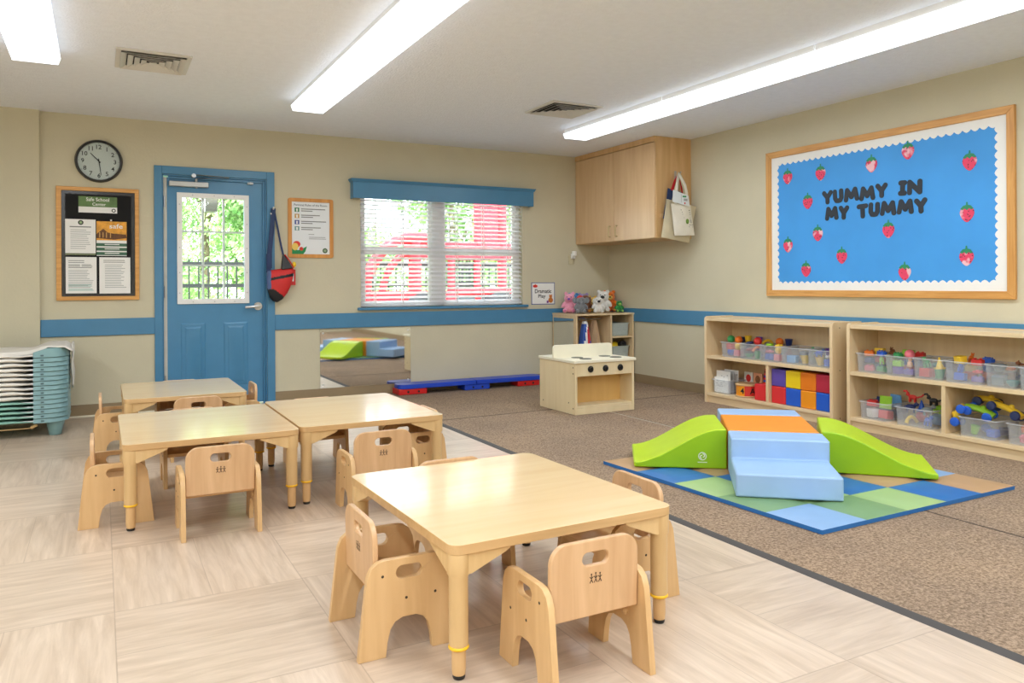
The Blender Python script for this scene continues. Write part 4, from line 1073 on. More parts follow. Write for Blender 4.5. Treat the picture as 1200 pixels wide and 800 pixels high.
m = MB().sphere((5.06, 6.96, 0.40), 0.05, s=(0.95, 1.0, 1.0)); m.torus((5.06, 6.92, 0.42), 0.03, 0.01, axis='Y')
setp(obj('toy_shoe', m, mat('black_shoe_plastic', (26,26,32), 0.4)), 'black shiny thing beside the yellow toy food in the lower tray', 'toy')

# ------------------------------------------------------------------ wall cabinet and tote bags
CX0, CY0, CZ0 = 4.735, 5.925, 1.522
t = thing('wall_cabinet', 'maple wall cabinet with two doors hung in the corner under the ceiling', 'cabinet', (4.95, 6.63, CZ0))
obj('carcass', MB().box(CX0, CY0, CZ0, XR-0.0005, YB-0.0005, ZC-0.0005), M_cab, t, bevel=0.002)
obj('crown_strip', MB().box(CX0-0.02, CY0+0.002, ZC-0.055, CX0+0.001, YB-0.001, ZC-0.001), M_cab, t, bevel=0.002)
ymid = 6.60
for a, b2, hy in ((CY0+0.004, ymid-0.003, ymid-0.06), (ymid+0.003, YB-0.008, ymid+0.06)):
    d = obj('cabinet_door', MB().box(CX0-0.02, a, CZ0+0.004, CX0-0.001, b2, ZC-0.062), M_cabdoor, t, bevel=0.002)
    h = MB().tube([(CX0-0.02, hy, CZ0+0.05), (CX0-0.042, hy, CZ0+0.05), (CX0-0.046, hy, CZ0+0.06), (CX0-0.046, hy, CZ0+0.15), (CX0-0.042, hy, CZ0+0.16), (CX0-0.02, hy, CZ0+0.16)], 0.005)
    obj('handle', h, mat('brass_handle', (196,176,130), 0.3, metal=0.8), d)
t = thing('bag_hook', 'small metal hook on the cabinet end holding the tote bags', 'hook', (4.985, CY0-0.02, 2.1))
h = MB().box(4.957, CY0-0.006, 2.10, 4.981, CY0, 2.18).tube([(4.969, CY0-0.006, 2.12), (4.969, CY0-0.06, 2.125), (4.969, CY0-0.085, 2.165)], 0.006)
obj('hook_body', h, M_alu, t)
t = thing('door_knob', 'small wooden knob low on the end of the wall cabinet', 'knob', (4.79, CY0-0.012, 1.715))
obj('knob_body', MB().lathe([(0.02, -0.022), (0.024, -0.015), (0.013, -0.006), (0.013, 0.003)], (4.79, CY0, 1.735), 'Y', 16), M_birch, t)
def tote(label, pts, y, m, handle, hm, prints=None, thick=0.022):
    """pts: front outline (x,z), gently puffed"""
    cx_ = sum(p[0] for p in pts)/len(pts); cz_ = min(p[1] for p in pts)
    t = thing('tote_bag', label, 'bag', (cx_, y, cz_), 'tote bags hung on the cabinet end')
    (ax, az), (bx, bz), (qx, qz), (dx, dz) = pts      # bl, br, tr, tl
    def g(s):
        def f(u, v):
            x = (ax*(1-u)+bx*u)*(1-v) + (dx*(1-u)+qx*u)*v; zz = (az*(1-u)+bz*u)*(1-v) + (dz*(1-u)+qz*u)*v
            pf = thick*(4*u*(1-u))**0.5*(1-0.75*v)*(4*min(v+0.04, 0.5)*(1-min(v+0.04, 0.5)))**0.5
            fold = 0.006*math.sin(u*9+v*3)*v
            return (x, y - s*pf - fold - 0.002*s, zz)
        return f
    mm = MB(); mm.grid(18, 16, g(1)); mm.grid(18, 16, g(-0.6))
    bmesh.ops.remove_doubles(mm.b, verts=mm.b.verts, dist=0.0015)
    body = obj('bag_body', mm, m, t, smooth=60)
    for hp in handle:
        obj('strap', MB().tube(hp, (0.017, 0.003), n=8, flat=(0,1,0)), hm, t)
    if prints:
        d = MB(); pm = prints(d, g(1)); obj('print', d, pm, body, smooth=0)
    return t
yb = CY0
M_canvas = mat('natural_canvas', (206,194,164), 0.9, bump=0.2, bscale=200); M_canvas2 = mat('white_canvas', (228,222,208), 0.9, bump=0.2, bscale=200)
tote('navy and red tote bag, rearmost on the cabinet hook', [(4.79,1.707),(5.0,1.70),(5.10,1.955),(4.852,2.006)], yb-0.03, [mat('navy_cloth', (46,66,112), 0.85)], [[(4.90,yb-0.034,1.985),(4.935,yb-0.036,2.07),(4.975,yb-0.05,2.14)],[(5.035,yb-0.034,1.965),(5.015,yb-0.036,2.06),(4.982,yb-0.05,2.14)]], mat('red_strap', (200,36,44), 0.8), thick=0.008)
tote('large natural canvas tote bag behind the printed white one', [(4.718,1.524),(5.058,1.475),(5.158,1.832),(4.785,1.892)], yb-0.09, [M_canvas], [[(4.86,yb-0.094,1.86),(4.90,yb-0.09,2.0),(4.965,yb-0.07,2.135)],[(5.02,yb-0.094,1.84),(5.0,yb-0.09,2.0),(4.975,yb-0.07,2.135)]], M_canvas, thick=0.02)
def pr(d, g):
    P = lambda u, v: Vector(g(u, v)) + Vector((0,-0.002,0))
    def bar(u0, v0, u1, v1, m): d.quad([P(u0,v0), P(u1,v0), P(u1,v1), P(u0,v1)], m)
    for v, u0, u1, h in ((0.80,0.42,0.9,0.03),(0.735,0.46,0.9,0.022),(0.67,0.46,0.88,0.016),(0.56,0.5,0.86,0.01),(0.33,0.72,0.95,0.014),(0.27,0.68,0.94,0.01)): bar(u0, v, u1, v+h, 0)
    bar(0.8, 0.4, 0.88, 0.52, 2)
    c = P(0.64, 0.45); d.plate([circ(c.x, c.z, 0.02, 14, 0.025)], 0.0004, lambda u,v,w: (u, c.y-0.003-w, v), 1)
    return [mat('bag_print_grey', (92,90,86), 0.8), mat('bag_print_green', (110,140,60), 0.7, var=0.3, nscale=60), mat('bag_print_pale', (180,176,166), 0.8)]
tote('white printed canvas tote bag hanging in front on the cabinet end', [(4.835,1.537),(5.083,1.546),(5.036,1.838),(4.79,1.843)], yb-0.145, [M_canvas2], [[(4.845,yb-0.148,1.83),(4.865,yb-0.145,1.98),(4.90,yb-0.12,2.09),(4.955,yb-0.075,2.15)],[(4.955,yb-0.075,2.15),(4.94,yb-0.12,2.1),(4.97,yb-0.14,2.03),(4.985,yb-0.148,1.95),(4.985,yb-0.148,1.83)]], M_canvas2, pr, thick=0.026)
t = thing('paper_tag', 'white printed tag fixed over the top of the front tote bag', 'tag', (4.89, yb-0.18, 1.82))
ty = yb-0.176
d = MB().hull8([(4.789,ty,1.857),(4.997,ty,1.818),(4.997,ty+0.002,1.818),(4.789,ty+0.002,1.857)], [(4.796,ty,1.971),(4.983,ty,1.923),(4.983,ty+0.002,1.923),(4.796,ty+0.002,1.971)])
s = obj('sheet', d, mat('pale_blue_paper', (224,230,234), 0.7, var=0.01), t, smooth=0)
d = MB().box(4.91, ty-0.0012, 1.905, 4.955, ty-0.0006, 1.92, 0).box(4.93, ty-0.0012, 1.84, 4.945, ty-0.0006, 1.856, 1).box(4.893, ty-0.0012, 1.85, 4.896, ty-0.0006, 1.93, 2).box(4.925, ty-0.0012, 1.87, 4.97, ty-0.0006, 1.893, 2)
obj('print', d, [mat('leaf_green_print', (30,140,80), 0.6), mat('red_print', (214,50,44), 0.6), M_gink], s, smooth=0)
# ------------------------------------------------------------------ bookcases
FX = 4.822
def bookcase(label, y0, y1, ydiv):
    t = thing('toy_shelf', label, 'shelf', (5.0, (y0+y1)/2, 0.008), 'low maple shelves along the right wall')
    XB = 5.148; z0 = 0.009; ZT = 0.785; th = 0.028
    for a in (y0, y1-th):
        loop = [(FX, z0), (XB, z0), (XB, ZT), (FX+0.03, ZT), (FX+0.014, ZT-0.005), (FX+0.004, ZT-0.015), (FX, ZT-0.03)]
        m = MB().plate([loop], th, lambda u,v,w: (u, a+w, v))
        ys = a-0.0008 if a == y0 else a+th+0.0008
        for z in (0.06, 0.42, 0.74):
            for x in (FX+0.08, XB-0.1): m.cyl((x, ys, z), (x, a+th/2, z), 0.006, n=10, m=1)
        obj('side_panel', m, [M_shelfv, M_screw], t, bevel=0.003)
    a, b2 = y0+th, y1-th
    obj('top', MB().box(FX+0.002, a, ZT-0.04, XB-0.012, b2, ZT-0.012), M_shelf, t, bevel=0.002)
    obj('middle_shelf', MB().box(FX+0.004, a, 0.406, XB-0.012, b2, 0.432), M_shelf, t, bevel=0.002)
    obj('base_shelf', MB().box(FX+0.004, a, 0.074, XB-0.012, b2, 0.1), M_shelf, t, bevel=0.002)
    obj('toe_board', MB().box(FX+0.02, a, z0, FX+0.04, b2, 0.073), M_shelf, t, bevel=0.002)
    obj('back_panel', MB().box(XB-0.012, a, z0, XB, b2, ZT-0.005), M_shelfv, t)
    obj('divider', MB().box(FX+0.006, ydiv-0.014, 0.1, XB-0.012, ydiv+0.014, 0.406), M_shelfv, t, bevel=0.002)
bookcase('low maple toy shelf behind the climber, holding soft blocks and five clear bins', 3.972, 5.362, 4.622)
bookcase('low maple toy shelf at the right frame edge, holding eight or more clear bins', 2.46, 3.85, 3.118)

# ------------------------------------------------------------------ toys
TC_ = dict(red=(214,48,46), pink=(232,120,136), crimson=(150,36,48), orange=(238,120,36), yellow=(246,206,56), lime=(150,206,50), green=(52,158,90), teal=(50,140,136), blue=(40,96,206), navy=(32,48,104), purple=(112,74,176), white=(238,236,230), grey=(130,140,144), brown=(140,88,56), peach=(240,176,140), black=(34,34,38), sky=(110,170,226))
def TM(c): return mat('toy_' + c, TC_[c], 0.38, var=0.03)
def toy_mb(kind, s):
    m = MB(); h = s/2
    if kind == 'ball': m.sphere((0,0,h), h, u=20, v=12)
    elif kind == 'block': m.box(-h,-h*0.8,0,h,h*0.8,s*0.75)
    elif kind == 'ring': m.torus((0,0,h*0.4), h*0.62, h*0.36, n=24, k=12)
    elif kind == 'cup': m.lathe([(h*0.62,0),(h*0.9,s*0.85),(h*0.98,s*0.9),(h*0.84,s*0.9),(h*0.58,s*0.08)], n=22)
    elif kind == 'brick':
        m.box(-h,-h*0.6,0,h,h*0.6,s*0.55)
        for x in (-0.5,0.5):
            for y in (-0.3,0.3): m.cyl((x*h,y*h,s*0.55),(x*h,y*h,s*0.68),h*0.2,n=12)
    elif kind == 'cone': m.lathe([(h*0.95,0),(h*0.95,s*0.1),(h*0.6,s*0.14),(h*0.12,s*0.95),(h*0.04,s)], n=20)
    elif kind == 'figure': m.lathe([(h*0.5,0),(h*0.62,s*0.1),(h*0.48,s*0.5),(h*0.25,s*0.62),(h*0.42,s*0.75),(h*0.42,s*0.92),(h*0.2,s*1.05)], n=20)
    elif kind == 'peg': m.lathe([(h*0.55,0),(h*0.6,s*0.06),(h*0.6,s*0.3),(h*0.28,s*0.34),(h*0.28,s*0.9),(h*0.2,s)], n=18)
    elif kind == 'banana':
        pts = [(math.cos(R(20+14*i))*s*0.75, 0, math.sin(R(20+14*i))*s*0.75 - s*0.2) for i in range(11)]
        m.tube(pts, s*0.16, n=10)
    elif kind == 'animal':
        m.sphere((0,0,s*0.5), h*0.62, s=(1.35,0.75,0.75), u=14, v=10); m.sphere((h*0.9,0,s*0.72), h*0.36, u=12, v=8, s=(1.2,0.85,0.9))
        for x in (-0.5,0.5):
            for y in (-0.28,0.28): m.cyl((x*h,y*h,0),(x*h,y*h,s*0.45),h*0.17,n=10)
        for y in (-0.2,0.2): m.sphere((h*0.85,y*h,s*0.9), h*0.13, u=8, v=6)
        m.tube([(-h*0.8,0,s*0.55),(-h*1.1,0,s*0.4)], h*0.08, n=6)
    elif kind == 'book': m.box(-h*1.1,-h*0.16,0,h*1.1,h*0.16,s*1.15)
    elif kind == 'bowl': m.lathe([(h*0.5,0),(h*0.9,s*0.25),(h*1.1,s*0.5),(h*1.0,s*0.5),(h*0.75,s*0.2),(h*0.2,s*0.08)], n=24)
    elif kind == 'flower':
        for k in range(6): m.sphere((math.cos(k*PI/3)*h*0.6, math.sin(k*PI/3)*h*0.6, h*0.35), h*0.38, u=10, v=8, s=(1,1,0.7))
        m.sphere((0,0,h*0.4), h*0.42, u=10, v=8)
    return m
_used = set()
def toys_in(binphrase, x0, x1, y0, y1, z0, z1, spec, group, seed, lay=2, over=0.012, szf=0.9):
    """spec: list of (kind, colour): front-left, front-right, back-left, back-right, bottom layer first"""
    rnd = random.Random(seed); wx, wy = (x1-x0-0.034)/2, (y1-y0-0.034)/2
    dz = (z1 + over - z0 - 0.012) / lay
    for k, sp in enumerate(spec):
        if sp is None: continue
        kind, colr = sp
        layer, q = divmod(k, 4)
        ix, iy = (0 if q < 2 else 1), (1 if q % 2 == 0 else 0)     # left in the photo = larger y
        cx_ = x0 + 0.017 + wx*(ix+0.5); cy_ = y0 + 0.017 + wy*(iy+0.5)
        s = min(wx, wy, dz*1.35) * szf * rnd.uniform(0.95, 1.03)
        flip = rnd.uniform(-12, 12)
        m = toy_mb(kind, s).xf(Matrix.Rotation(R(flip), 4, 'X'))
        lo = min(v.co.z for v in m.b.verts)
        o = obj('toy_' + kind, m, TM(colr), bevel=0.004 if kind in ('block','brick','book') else 0, smooth=45)
        o.rotation_euler = (0, 0, R(rnd.uniform(0, 360) if kind not in ('book','block','brick') else rnd.uniform(-25, 25) + 90))
        o.location = (cx_, cy_, z0 + 0.006 + dz*layer)
        lab = '%s toy %s in the %s' % (colr, kind, binphrase)
        assert lab not in _used, lab
        _used.add(lab); setp(o, lab, 'toy', group)
BX0, BX1 = 4.862, 5.125
S1T = [(4.987,5.204),(4.762,4.984),(4.527,4.759),(4.258,4.524),(4.022,4.254)]
names5 = ['leftmost', 'second', 'middle', 'fourth', 'rightmost']
S1spec = [
 [('ball','blue'),('block','pink'),('cup','red'),('ball','teal'),('block','red'),('ball','yellow'),('ball','lime'),('cone','blue'),('ball','green'),('ball','orange'),('block','navy'),('cup','yellow')],
 [('bowl','green'),('cup','green'),('ring','purple'),('ball','crimson'),('ring','crimson'),('banana','orange'),('ball','purple'),('cone','crimson'),('ring','navy'),('ball','red'),('cup','purple'),('banana','yellow')],
 [('block','blue'),('block','pink'),('cup','teal'),('ball','red'),('flower','pink'),('ball','yellow'),('cup','red'),('cone','orange'),('ring','lime'),('flower','yellow'),('ball','orange'),('cup','navy')],
 [('block','sky'),('cup','yellow'),('block','grey'),('bowl','teal'),None,('bowl','grey'),('flower','navy'),('animal','green')],
 [('cup','yellow'),('block','blue'),('ball','green'),('block','teal'),('animal','blue'),('flower','white'),('cup','purple'),('ball','peach')]]
for i, (a, b2) in enumerate(S1T):
    ph = '%s upper bin of the left toy shelf' % names5[i]
    toy_bin('%s clear toy bin in the row of five above the soft blocks' % names5[i], BX0-0.008, BX1, a, b2, 0.433, 0.564, 'clear bins on the upper level of the left toy shelf')
    toys_in(ph, BX0, BX1, a, b2, 0.433, 0.564, S1spec[i], 'toys in the ' + ph, 100+i, over=0.05 if i < 3 else 0.0, lay=3 if i < 3 else 2)
S2T = [(3.577,3.808),(3.366,3.574),(3.145,3.363),(2.883,3.142),(2.682,2.880),(2.492,2.679)]
names6 = ['leftmost', 'second', 'third', 'fourth', 'fifth', 'rightmost']
S2spec = [
 [('brick','pink'),('brick','green'),('block','navy'),('brick','lime'),('brick','navy'),('animal','lime'),('brick','red'),('animal','yellow'),('brick','orange'),('brick','blue'),('block','yellow'),('animal','brown')],
 [('block','purple'),('brick','purple'),('block','red'),('ring','blue'),('brick','lime'),('figure','peach'),('brick','blue'),('figure','sky'),('brick','green'),('ball','pink'),('block','lime'),('brick','red')],
 [('block','red'),('cup','green'),('brick','teal'),('block','white'),('animal','green'),('cone','yellow'),('ring','teal'),('brick','navy')],
 [('block','blue'),('brick','purple'),('block','red'),('ball','orange'),('animal','blue'),('flower','red'),('brick','yellow'),('ball','blue'),('block','yellow'),('brick','red'),('animal','orange'),('brick','blue')],
 [('block','grey'),('bowl','teal'),('cup','brown'),('block','navy'),('bowl','grey'),None,('flower','orange'),('animal','brown')],
 [('block','white'),('cup','lime'),('ball','peach'),('block','teal'),('flower','white'),('brick','sky'),None,None]]
for i, (a, b2) in enumerate(S2T):
    ph = '%s upper bin of the right toy shelf' % names6[i]
    toy_bin('%s clear toy bin on the upper level of the right toy shelf' % names6[i], BX0-0.008, BX1, a, b2, 0.433, 0.570, 'clear bins on the upper level of the right toy shelf')
    toys_in(ph, BX0, BX1, a, b2, 0.433, 0.570, S2spec[i], 'toys in the ' + ph, 200+i, over=0.04 if i in (0,1,3,4) else 0.0, lay=3 if i in (0,1,3) else 2)
BL = [('leftmost lower bin of the right toy shelf', 3.545, 3.782, 0.225, [('block','white'),('block','red'),('block','grey'),('brick','navy'),('brick','red'),('book','lime'),('block','navy'),('book','sky')]),
      ('second lower bin of the right toy shelf', 3.215, 3.495, 0.225, [('banana','yellow'),('animal','blue'),('ball','red'),('block','sky'),('animal','navy'),('animal','grey'),('cone','blue'),('animal','lime')])]
for i, (ph, a, b2, zt, spec) in enumerate(BL):
    toy_bin('%s clear toy bin on the lower level of the right toy shelf' % names6[i], BX0-0.01, BX1, a, b2, 0.101, zt, 'clear bins on the lower level of the right toy shelf')
    toys_in(ph, BX0, BX1, a, b2, 0.101, zt, spec, 'toys in the ' + ph, 300+i, over=0.035, szf=0.8)
for (nm_, lab, pos, colr) in (('toy_dinosaur', 'red plastic toy dinosaur on top of the second lower bin', (4.97, 3.42, 0.25), 'red'), ('toy_dinosaur', 'black plastic toy dinosaur on top of the second lower bin', (4.99, 3.28, 0.243), 'black')):
    m = toy_mb('animal', 0.07); m.tube([(0.02,0,0.04),(0.045,0,0.075),(0.06,0,0.07)], 0.008, n=8); m.tube([(-0.03,0,0.035),(-0.06,0,0.045),(-0.075,0,0.06)], 0.006, n=8)
    o = obj(nm_, m, TM(colr)); o.location = pos; o.rotation_euler = (0,0,R(100)); setp(o, lab, 'toy', 'toy animals heaped on the second lower bin')
# wheeled toys
toy_bin('third clear toy bin on the lower level, heaped with wheeled toys', BX0-0.012, BX1, 2.79, 3.045, 0.101, 0.222, 'clear bins on the lower level of the right toy shelf')
toy_bin('rightmost clear toy bin on the lower level of the right toy shelf, holding orange pieces', BX0-0.02, BX1, 2.492, 2.742, 0.101, 0.226, 'clear bins on the lower level of the right toy shelf')
toys_in('rightmost lower bin of the right toy shelf', BX0, BX1, 2.492, 2.742, 0.101, 0.226, [('animal','pink'),('flower','pink'),None,None,('animal','orange'),('banana','orange'),None,None], 'toys in the rightmost lower bin', 330, over=0.0)
def rig(label, loc, rot, body, wheel, ln=0.15):
    t = thing('toy_car', label, 'toy', (0,0,0), 'wheeled toys heaped on the third lower bin')
    m = MB().tube([(-ln/2,0,0.0),(-ln*0.3,0,0.012),(0,0,0.016),(ln*0.3,0,0.012),(ln/2,0,0.0)], (0.026,0.019), n=12)
    m.sphere((ln*0.1,0,0.03), 0.018, u=12, v=8)
    obj('car_body', m, TM(body), t)
    for x in (-ln*0.36, ln*0.36):
        obj('axle', MB().cyl((x,-0.035,-0.005),(x,0.035,-0.005),0.005,n=8), TM('yellow'), t)
        for y in (-1, 1):
            obj('wheel', MB().lathe([(0.011,-0.013),(0.025,-0.011),(0.03,0),(0.025,0.011),(0.011,0.013)], (x, y*0.04, -0.005), 'Y', 20), TM(wheel), t)
    t.location = loc; t.rotation_euler = [R(a) for a in rot]
rig('yellow wheeled toy with blue wheels standing on end left of the third lower bin', (4.90, 3.052, 0.225), (0, 66, 96), 'yellow', 'blue', 0.13)
rig('lime wheeled toy with blue wheels lying over the front of the third lower bin', (4.93, 2.94, 0.258), (12, 14, -84), 'lime', 'blue', 0.17)
rig('long yellow wheeled toy with blue wheels on the right of the heap', (4.95, 2.79, 0.285), (-8, 18, -86), 'yellow', 'navy', 0.2)
rig('yellow wheeled toy with navy wheels lying at the back of the heap', (5.05, 2.96, 0.31), (0, 8, -70), 'yellow', 'navy', 0.15)
toys_in('third lower bin of the right toy shelf', BX0, BX1, 2.79, 3.045, 0.101, 0.222, [('cup','lime'),('block','blue'),('ball','blue'),('block','navy')], 'toys in the third lower bin', 340, lay=2, over=-0.01)

# soft blocks
M_vinyl = {c: mat('soft_block_' + c, rgb, 0.4, var=0.02) for c, rgb in dict(purple=(92,74,168), yellow=(238,206,24), orange=(230,124,22), crimson=(184,40,66), red=(224,50,56), blue=(28,92,206), amber=(240,150,24)).items()}
def soft_block(label, y1, z0, colr, s=0.15, h=0.138):
    o = obj('soft_block', MB().box(FX+0.035, y1-s, z0, FX+0.035+s, y1, z0+h), M_vinyl[colr], bevel=0.008, seg=3)
    setp(o, label, 'soft block', 'large soft blocks on the lower level of the left toy shelf')
for i, (c1, c2) in enumerate((('purple','red'),('yellow','blue'),('orange','amber'),('crimson','blue'))):
    y1 = 4.603 - i*0.149
    soft_block('%s soft block in the upper row of four, %s' % (c1, 'beside the divider' if i == 0 else 'second to fourth from the divider' if 0 else ['', 'second from the divider', 'third from the divider', 'at the right end'][i]), y1, 0.2405, c1, 0.147)
    soft_block('%s soft block in the lower row of four, %s' % (c2, ['beside the divider', 'second from the divider', 'third from the divider', 'at the right end'][i]), y1, 0.101, c2, 0.147)
soft_block('red soft block alone left of the divider, under the ring stack', 4.79, 0.101, 'red', 0.125, 0.135)
t = thing('ring_stack', 'small red and blue ring stacking toy on top of the lone red block', 'toy', (4.95, 4.72, 0.237))
obj('base', MB().lathe([(0.045,0.237),(0.045,0.247),(0.01,0.25),(0.008,0.36)], (4.95, 4.72, 0), 'Z', 20), TM('red'), t)
for k, (c, r) in enumerate((('blue',0.034),('red',0.034),('purple',0.031),('red',0.029),('crimson',0.026),('red',0.022))):
    obj('ring', MB().torus((4.95, 4.72, 0.259+0.0185*k), r, 0.0095), TM(c), t)
# drum
t = thing('letter_drum', 'round wooden drum toy with purple, orange and red lettered sides', 'toy', (4.955, 4.965, 0.101))
dc = (4.955, 4.965)
dm = MB(); n = 12
M_drum = [mat('drum_purple', (164,120,190), 0.5), mat('drum_orange', (240,152,20), 0.5), mat('drum_red', (216,52,40), 0.5), mat('drum_blue', (60,100,190), 0.5), M_bink]
for k in range(n):
    a0, a1 = R(30*k), R(30*k+30); r = 0.098
    dm.quad([(dc[0]+r*math.cos(a0), dc[1]+r*math.sin(a0), 0.112), (dc[0]+r*math.cos(a1), dc[1]+r*math.sin(a1), 0.112), (dc[0]+r*math.cos(a1), dc[1]+r*math.sin(a1), 0.198), (dc[0]+r*math.cos(a0), dc[1]+r*math.sin(a0), 0.198)], [2,3,1,0,0,1,1,2,2,0,3,1][k])
for (a, s) in ((R(138), 'S'), (R(198), '4'), (R(250), 'A')):
    q = Vector((math.cos(a), math.sin(a), 0)); rt = Vector((-math.sin(a), math.cos(a), 0))
    add_text(dm, s, Vector((dc[0], dc[1], 0.155)) + q*0.0985, rt, (0,0,1), h=0.05, m=4, bold=0.02)
obj('drum_side', dm, M_drum, t, smooth=0)
obj('drum_top', MB().lathe([(0.104,0.198),(0.106,0.204),(0.104,0.212),(0.03,0.213)], (dc[0], dc[1], 0), 'Z', 32), M_birch, t)
obj('drum_base', MB().lathe([(0.1,0.101),(0.106,0.105),(0.104,0.112)], (dc[0], dc[1], 0), 'Z', 32), M_birch, t)
# card bin
toy_bin('clear bin filled with white cards at the left end of the lower level', 4.858, 5.12, 5.102, 5.315, 0.101, 0.222, 'clear bins on the lower level of the left toy shelf')
for k, (x, h, c, lab) in enumerate(((4.882, 0.135, 'paper', 'lower white picture card at the front of the card bin'), (4.905, 0.19, 'paper', 'taller white picture card, second in the card bin'), (4.95, 0.19, 'grey', 'grey picture card behind the white cards in the bin'), (5.0, 0.195, 'paper', 'white picture card at the back of the card bin'))):
    m = MB().box(x, 5.122, 0.108, x+0.003, 5.295, 0.108+h)
    rnd = random.Random(k)
    for q in range(8):
        y = rnd.uniform(5.13, 5.27); z = 0.12 + rnd.uniform(0.02, h-0.03); m.box(x-0.0006, y, z, x, y+0.016, z+0.006, 1)
    setp(obj('picture_card', m, [M_paper if c == 'paper' else mat('grey_card', (190,192,194), 0.6), M_gink], smooth=0), lab, 'card', 'picture cards in the bin')
for (nm_, lab, y, c1, c2, h) in (('board_book', 'red and white board book standing behind the drum', 5.075, 'red', 'white', 0.19), ('board_book', 'brown picture book standing behind the drum', 4.965, 'peach', 'brown', 0.19)):
    m = MB().box(5.075, y-0.05, 0.101, 5.087, y+0.05, 0.101+h).sphere((5.075, y, 0.101+h*0.72), 0.03, m=1, s=(0.06,1,1.1))
    setp(obj(nm_, m, [TM(c1 if c1 != 'red' else 'white'), TM('red' if c1 == 'red' else c2)]), lab, 'book', 'books behind the drum')

# ------------------------------------------------------------------ play mat and climber
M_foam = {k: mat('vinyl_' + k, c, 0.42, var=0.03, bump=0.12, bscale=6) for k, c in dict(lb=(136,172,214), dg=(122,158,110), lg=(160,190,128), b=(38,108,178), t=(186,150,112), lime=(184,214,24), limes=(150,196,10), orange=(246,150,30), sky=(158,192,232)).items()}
ang = R(-1.0)
C0 = Vector((2.705, 2.285)); ex = Vector((1.456, 0.020))/5; ey = Vector((-0.07, 1.52))/5
m = MB()
for i in range(5):
    for j in range(5):
        col_ = (i+j) % 5
        def pf(u, v, i=i, j=j):
            p = C0 + ex*(i+u) + ey*(j+v)
            hgt = 0.020 + 0.011*(min(1, 5*u, 5*(1-u))*min(1, 5*v, 5*(1-v)))**0.5
            return (p.x, p.y, 0.008+hgt)
        m.grid(8, 8, pf, col_)
c4 = [C0, C0+ex*5, C0+ex*5+ey*5, C0+ey*5]
for a, b2 in zip(c4, c4[1:]+c4[:1]): m.quad([(a.x,a.y,0.009),(b2.x,b2.y,0.009),(b2.x,b2.y,0.028),(a.x,a.y,0.028)], 5)
m.quad([(p.x,p.y,0.0095) for p in c4], 5)
bmesh.ops.remove_doubles(m.b, verts=m.b.verts, dist=0.0005)
setp(obj('play_mat', m, [M_foam[k] for k in ('lb','dg','lg','b','t')] + [M_foam['b']], smooth=30), 'square padded play mat with diagonal blue, green and tan patches', 'mat')
MZ = 0.040; HT = 0.262
def foam(name, label, prof, depth, mats_, org, a, group=None, side=None, children=None):
    """prof: (u along, z) loop; extruded along +v by depth; org = world xy of local (0,0); a = angle of u"""
    m = MB().plate([prof], depth, lambda u, v, w: (u, w, v))
    bmesh.ops.recalc_face_normals(m.b, faces=m.b.faces)
    for fc in m.b.faces:
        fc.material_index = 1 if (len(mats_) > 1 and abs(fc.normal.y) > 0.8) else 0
    t = None
    o = obj(name, m, mats_, None, bevel=0.009, seg=3, recenter=False, smooth=35)
    o.location = (org[0], org[1], 0); o.rotation_euler = (0, 0, a)
    return setp(o, label, 'foam climber', 'pieces of the soft foam climber')
aB = R(-38.5); eB = Vector((math.cos(aB), math.sin(aB))); nB = Vector((-math.sin(aB), math.cos(aB)))
Bf = Vector((3.093, 3.249))
foam('foam_block', 'orange topped foam block in the middle of the climber', [(0,MZ),(0.485,MZ),(0.485,HT),(0,HT)], 0.525, [M_foam['orange']], Bf, aB)
# steps: profile along depth
def steps(label, org, a, w, d1, d2, back=False):
    e = Vector((math.cos(a), math.sin(a))); n = Vector((-math.sin(a), math.cos(a)))
    h1 = 0.155
    prof = [(0,MZ),(d1+d2,MZ),(d1+d2,HT),(d1,HT),(d1,h1),(0,h1)]
    if back: prof = [(0,MZ),(d1+d2,MZ),(d1+d2,h1),(d2,h1),(d2,HT),(0,HT)]
    m = MB().plate([prof], w, lambda u, v, q: (q, u, v))
    o = obj('foam_steps', m, [M_foam['sky']], None, bevel=0.012, seg=3, recenter=False, smooth=35)
    o.location = (org.x, org.y, 0); o.rotation_euler = (0, 0, a)
    return setp(o, label, 'foam climber', 'pieces of the soft foam climber')
aS = R(-39.8)
steps('light blue two-step foam stairs facing the viewer at the front of the climber', Vector((2.726, 2.812)), aS, 0.495, 0.335, 0.225)
steps('light blue foam stairs behind the orange block, facing the corner', Bf + nB*0.532, aB, 0.485, 0.24, 0.235, True)
def wedge(label, org, a, ln, depth, logo=False, mirror=False):
    pr = [(0, MZ), (0, HT)]
    pr += [(ln*f, MZ+0.03 + (HT-MZ-0.03)*(1 - (s*s*(3-2*s)))) for f in [i/20 for i in range(1, 21)] for s in [max(0, (f-0.06)/0.94)]]
    pr += [(ln, MZ)]
    if mirror: pr = [(-u, z) for u, z in pr]
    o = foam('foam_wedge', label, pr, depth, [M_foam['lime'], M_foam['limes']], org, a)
    if logo:
        d = MB(); lx, lz = (-0.13, 0.108)
        d.plate([circ(lx, lz, 0.023, 24), circ(lx, lz, 0.0185, 24)], 0.0004, lambda u,v,w: (u, -0.0012-w, v))
        for s in (-1, 1):
            pts = [(lx+s*0.004+0.008*math.cos(R(q))*s, -0.0016, lz+s*0.004+0.009*math.sin(R(q))) for q in range(-100, 130, 30)]
            d.tube(pts, (0.0028, 0.0005), n=6, flat=(0,1,0))
        d.box(lx-0.026, -0.0016, lz-0.036, lx+0.026, -0.0008, lz-0.032)
        obj('printed_logo', d, mat('white_print', (235,240,220), 0.6), o, smooth=0).location = (0,0,0)
        o.children[0].location = (0,0,0)
        # children meshes are built in the wedge's own frame
    return o
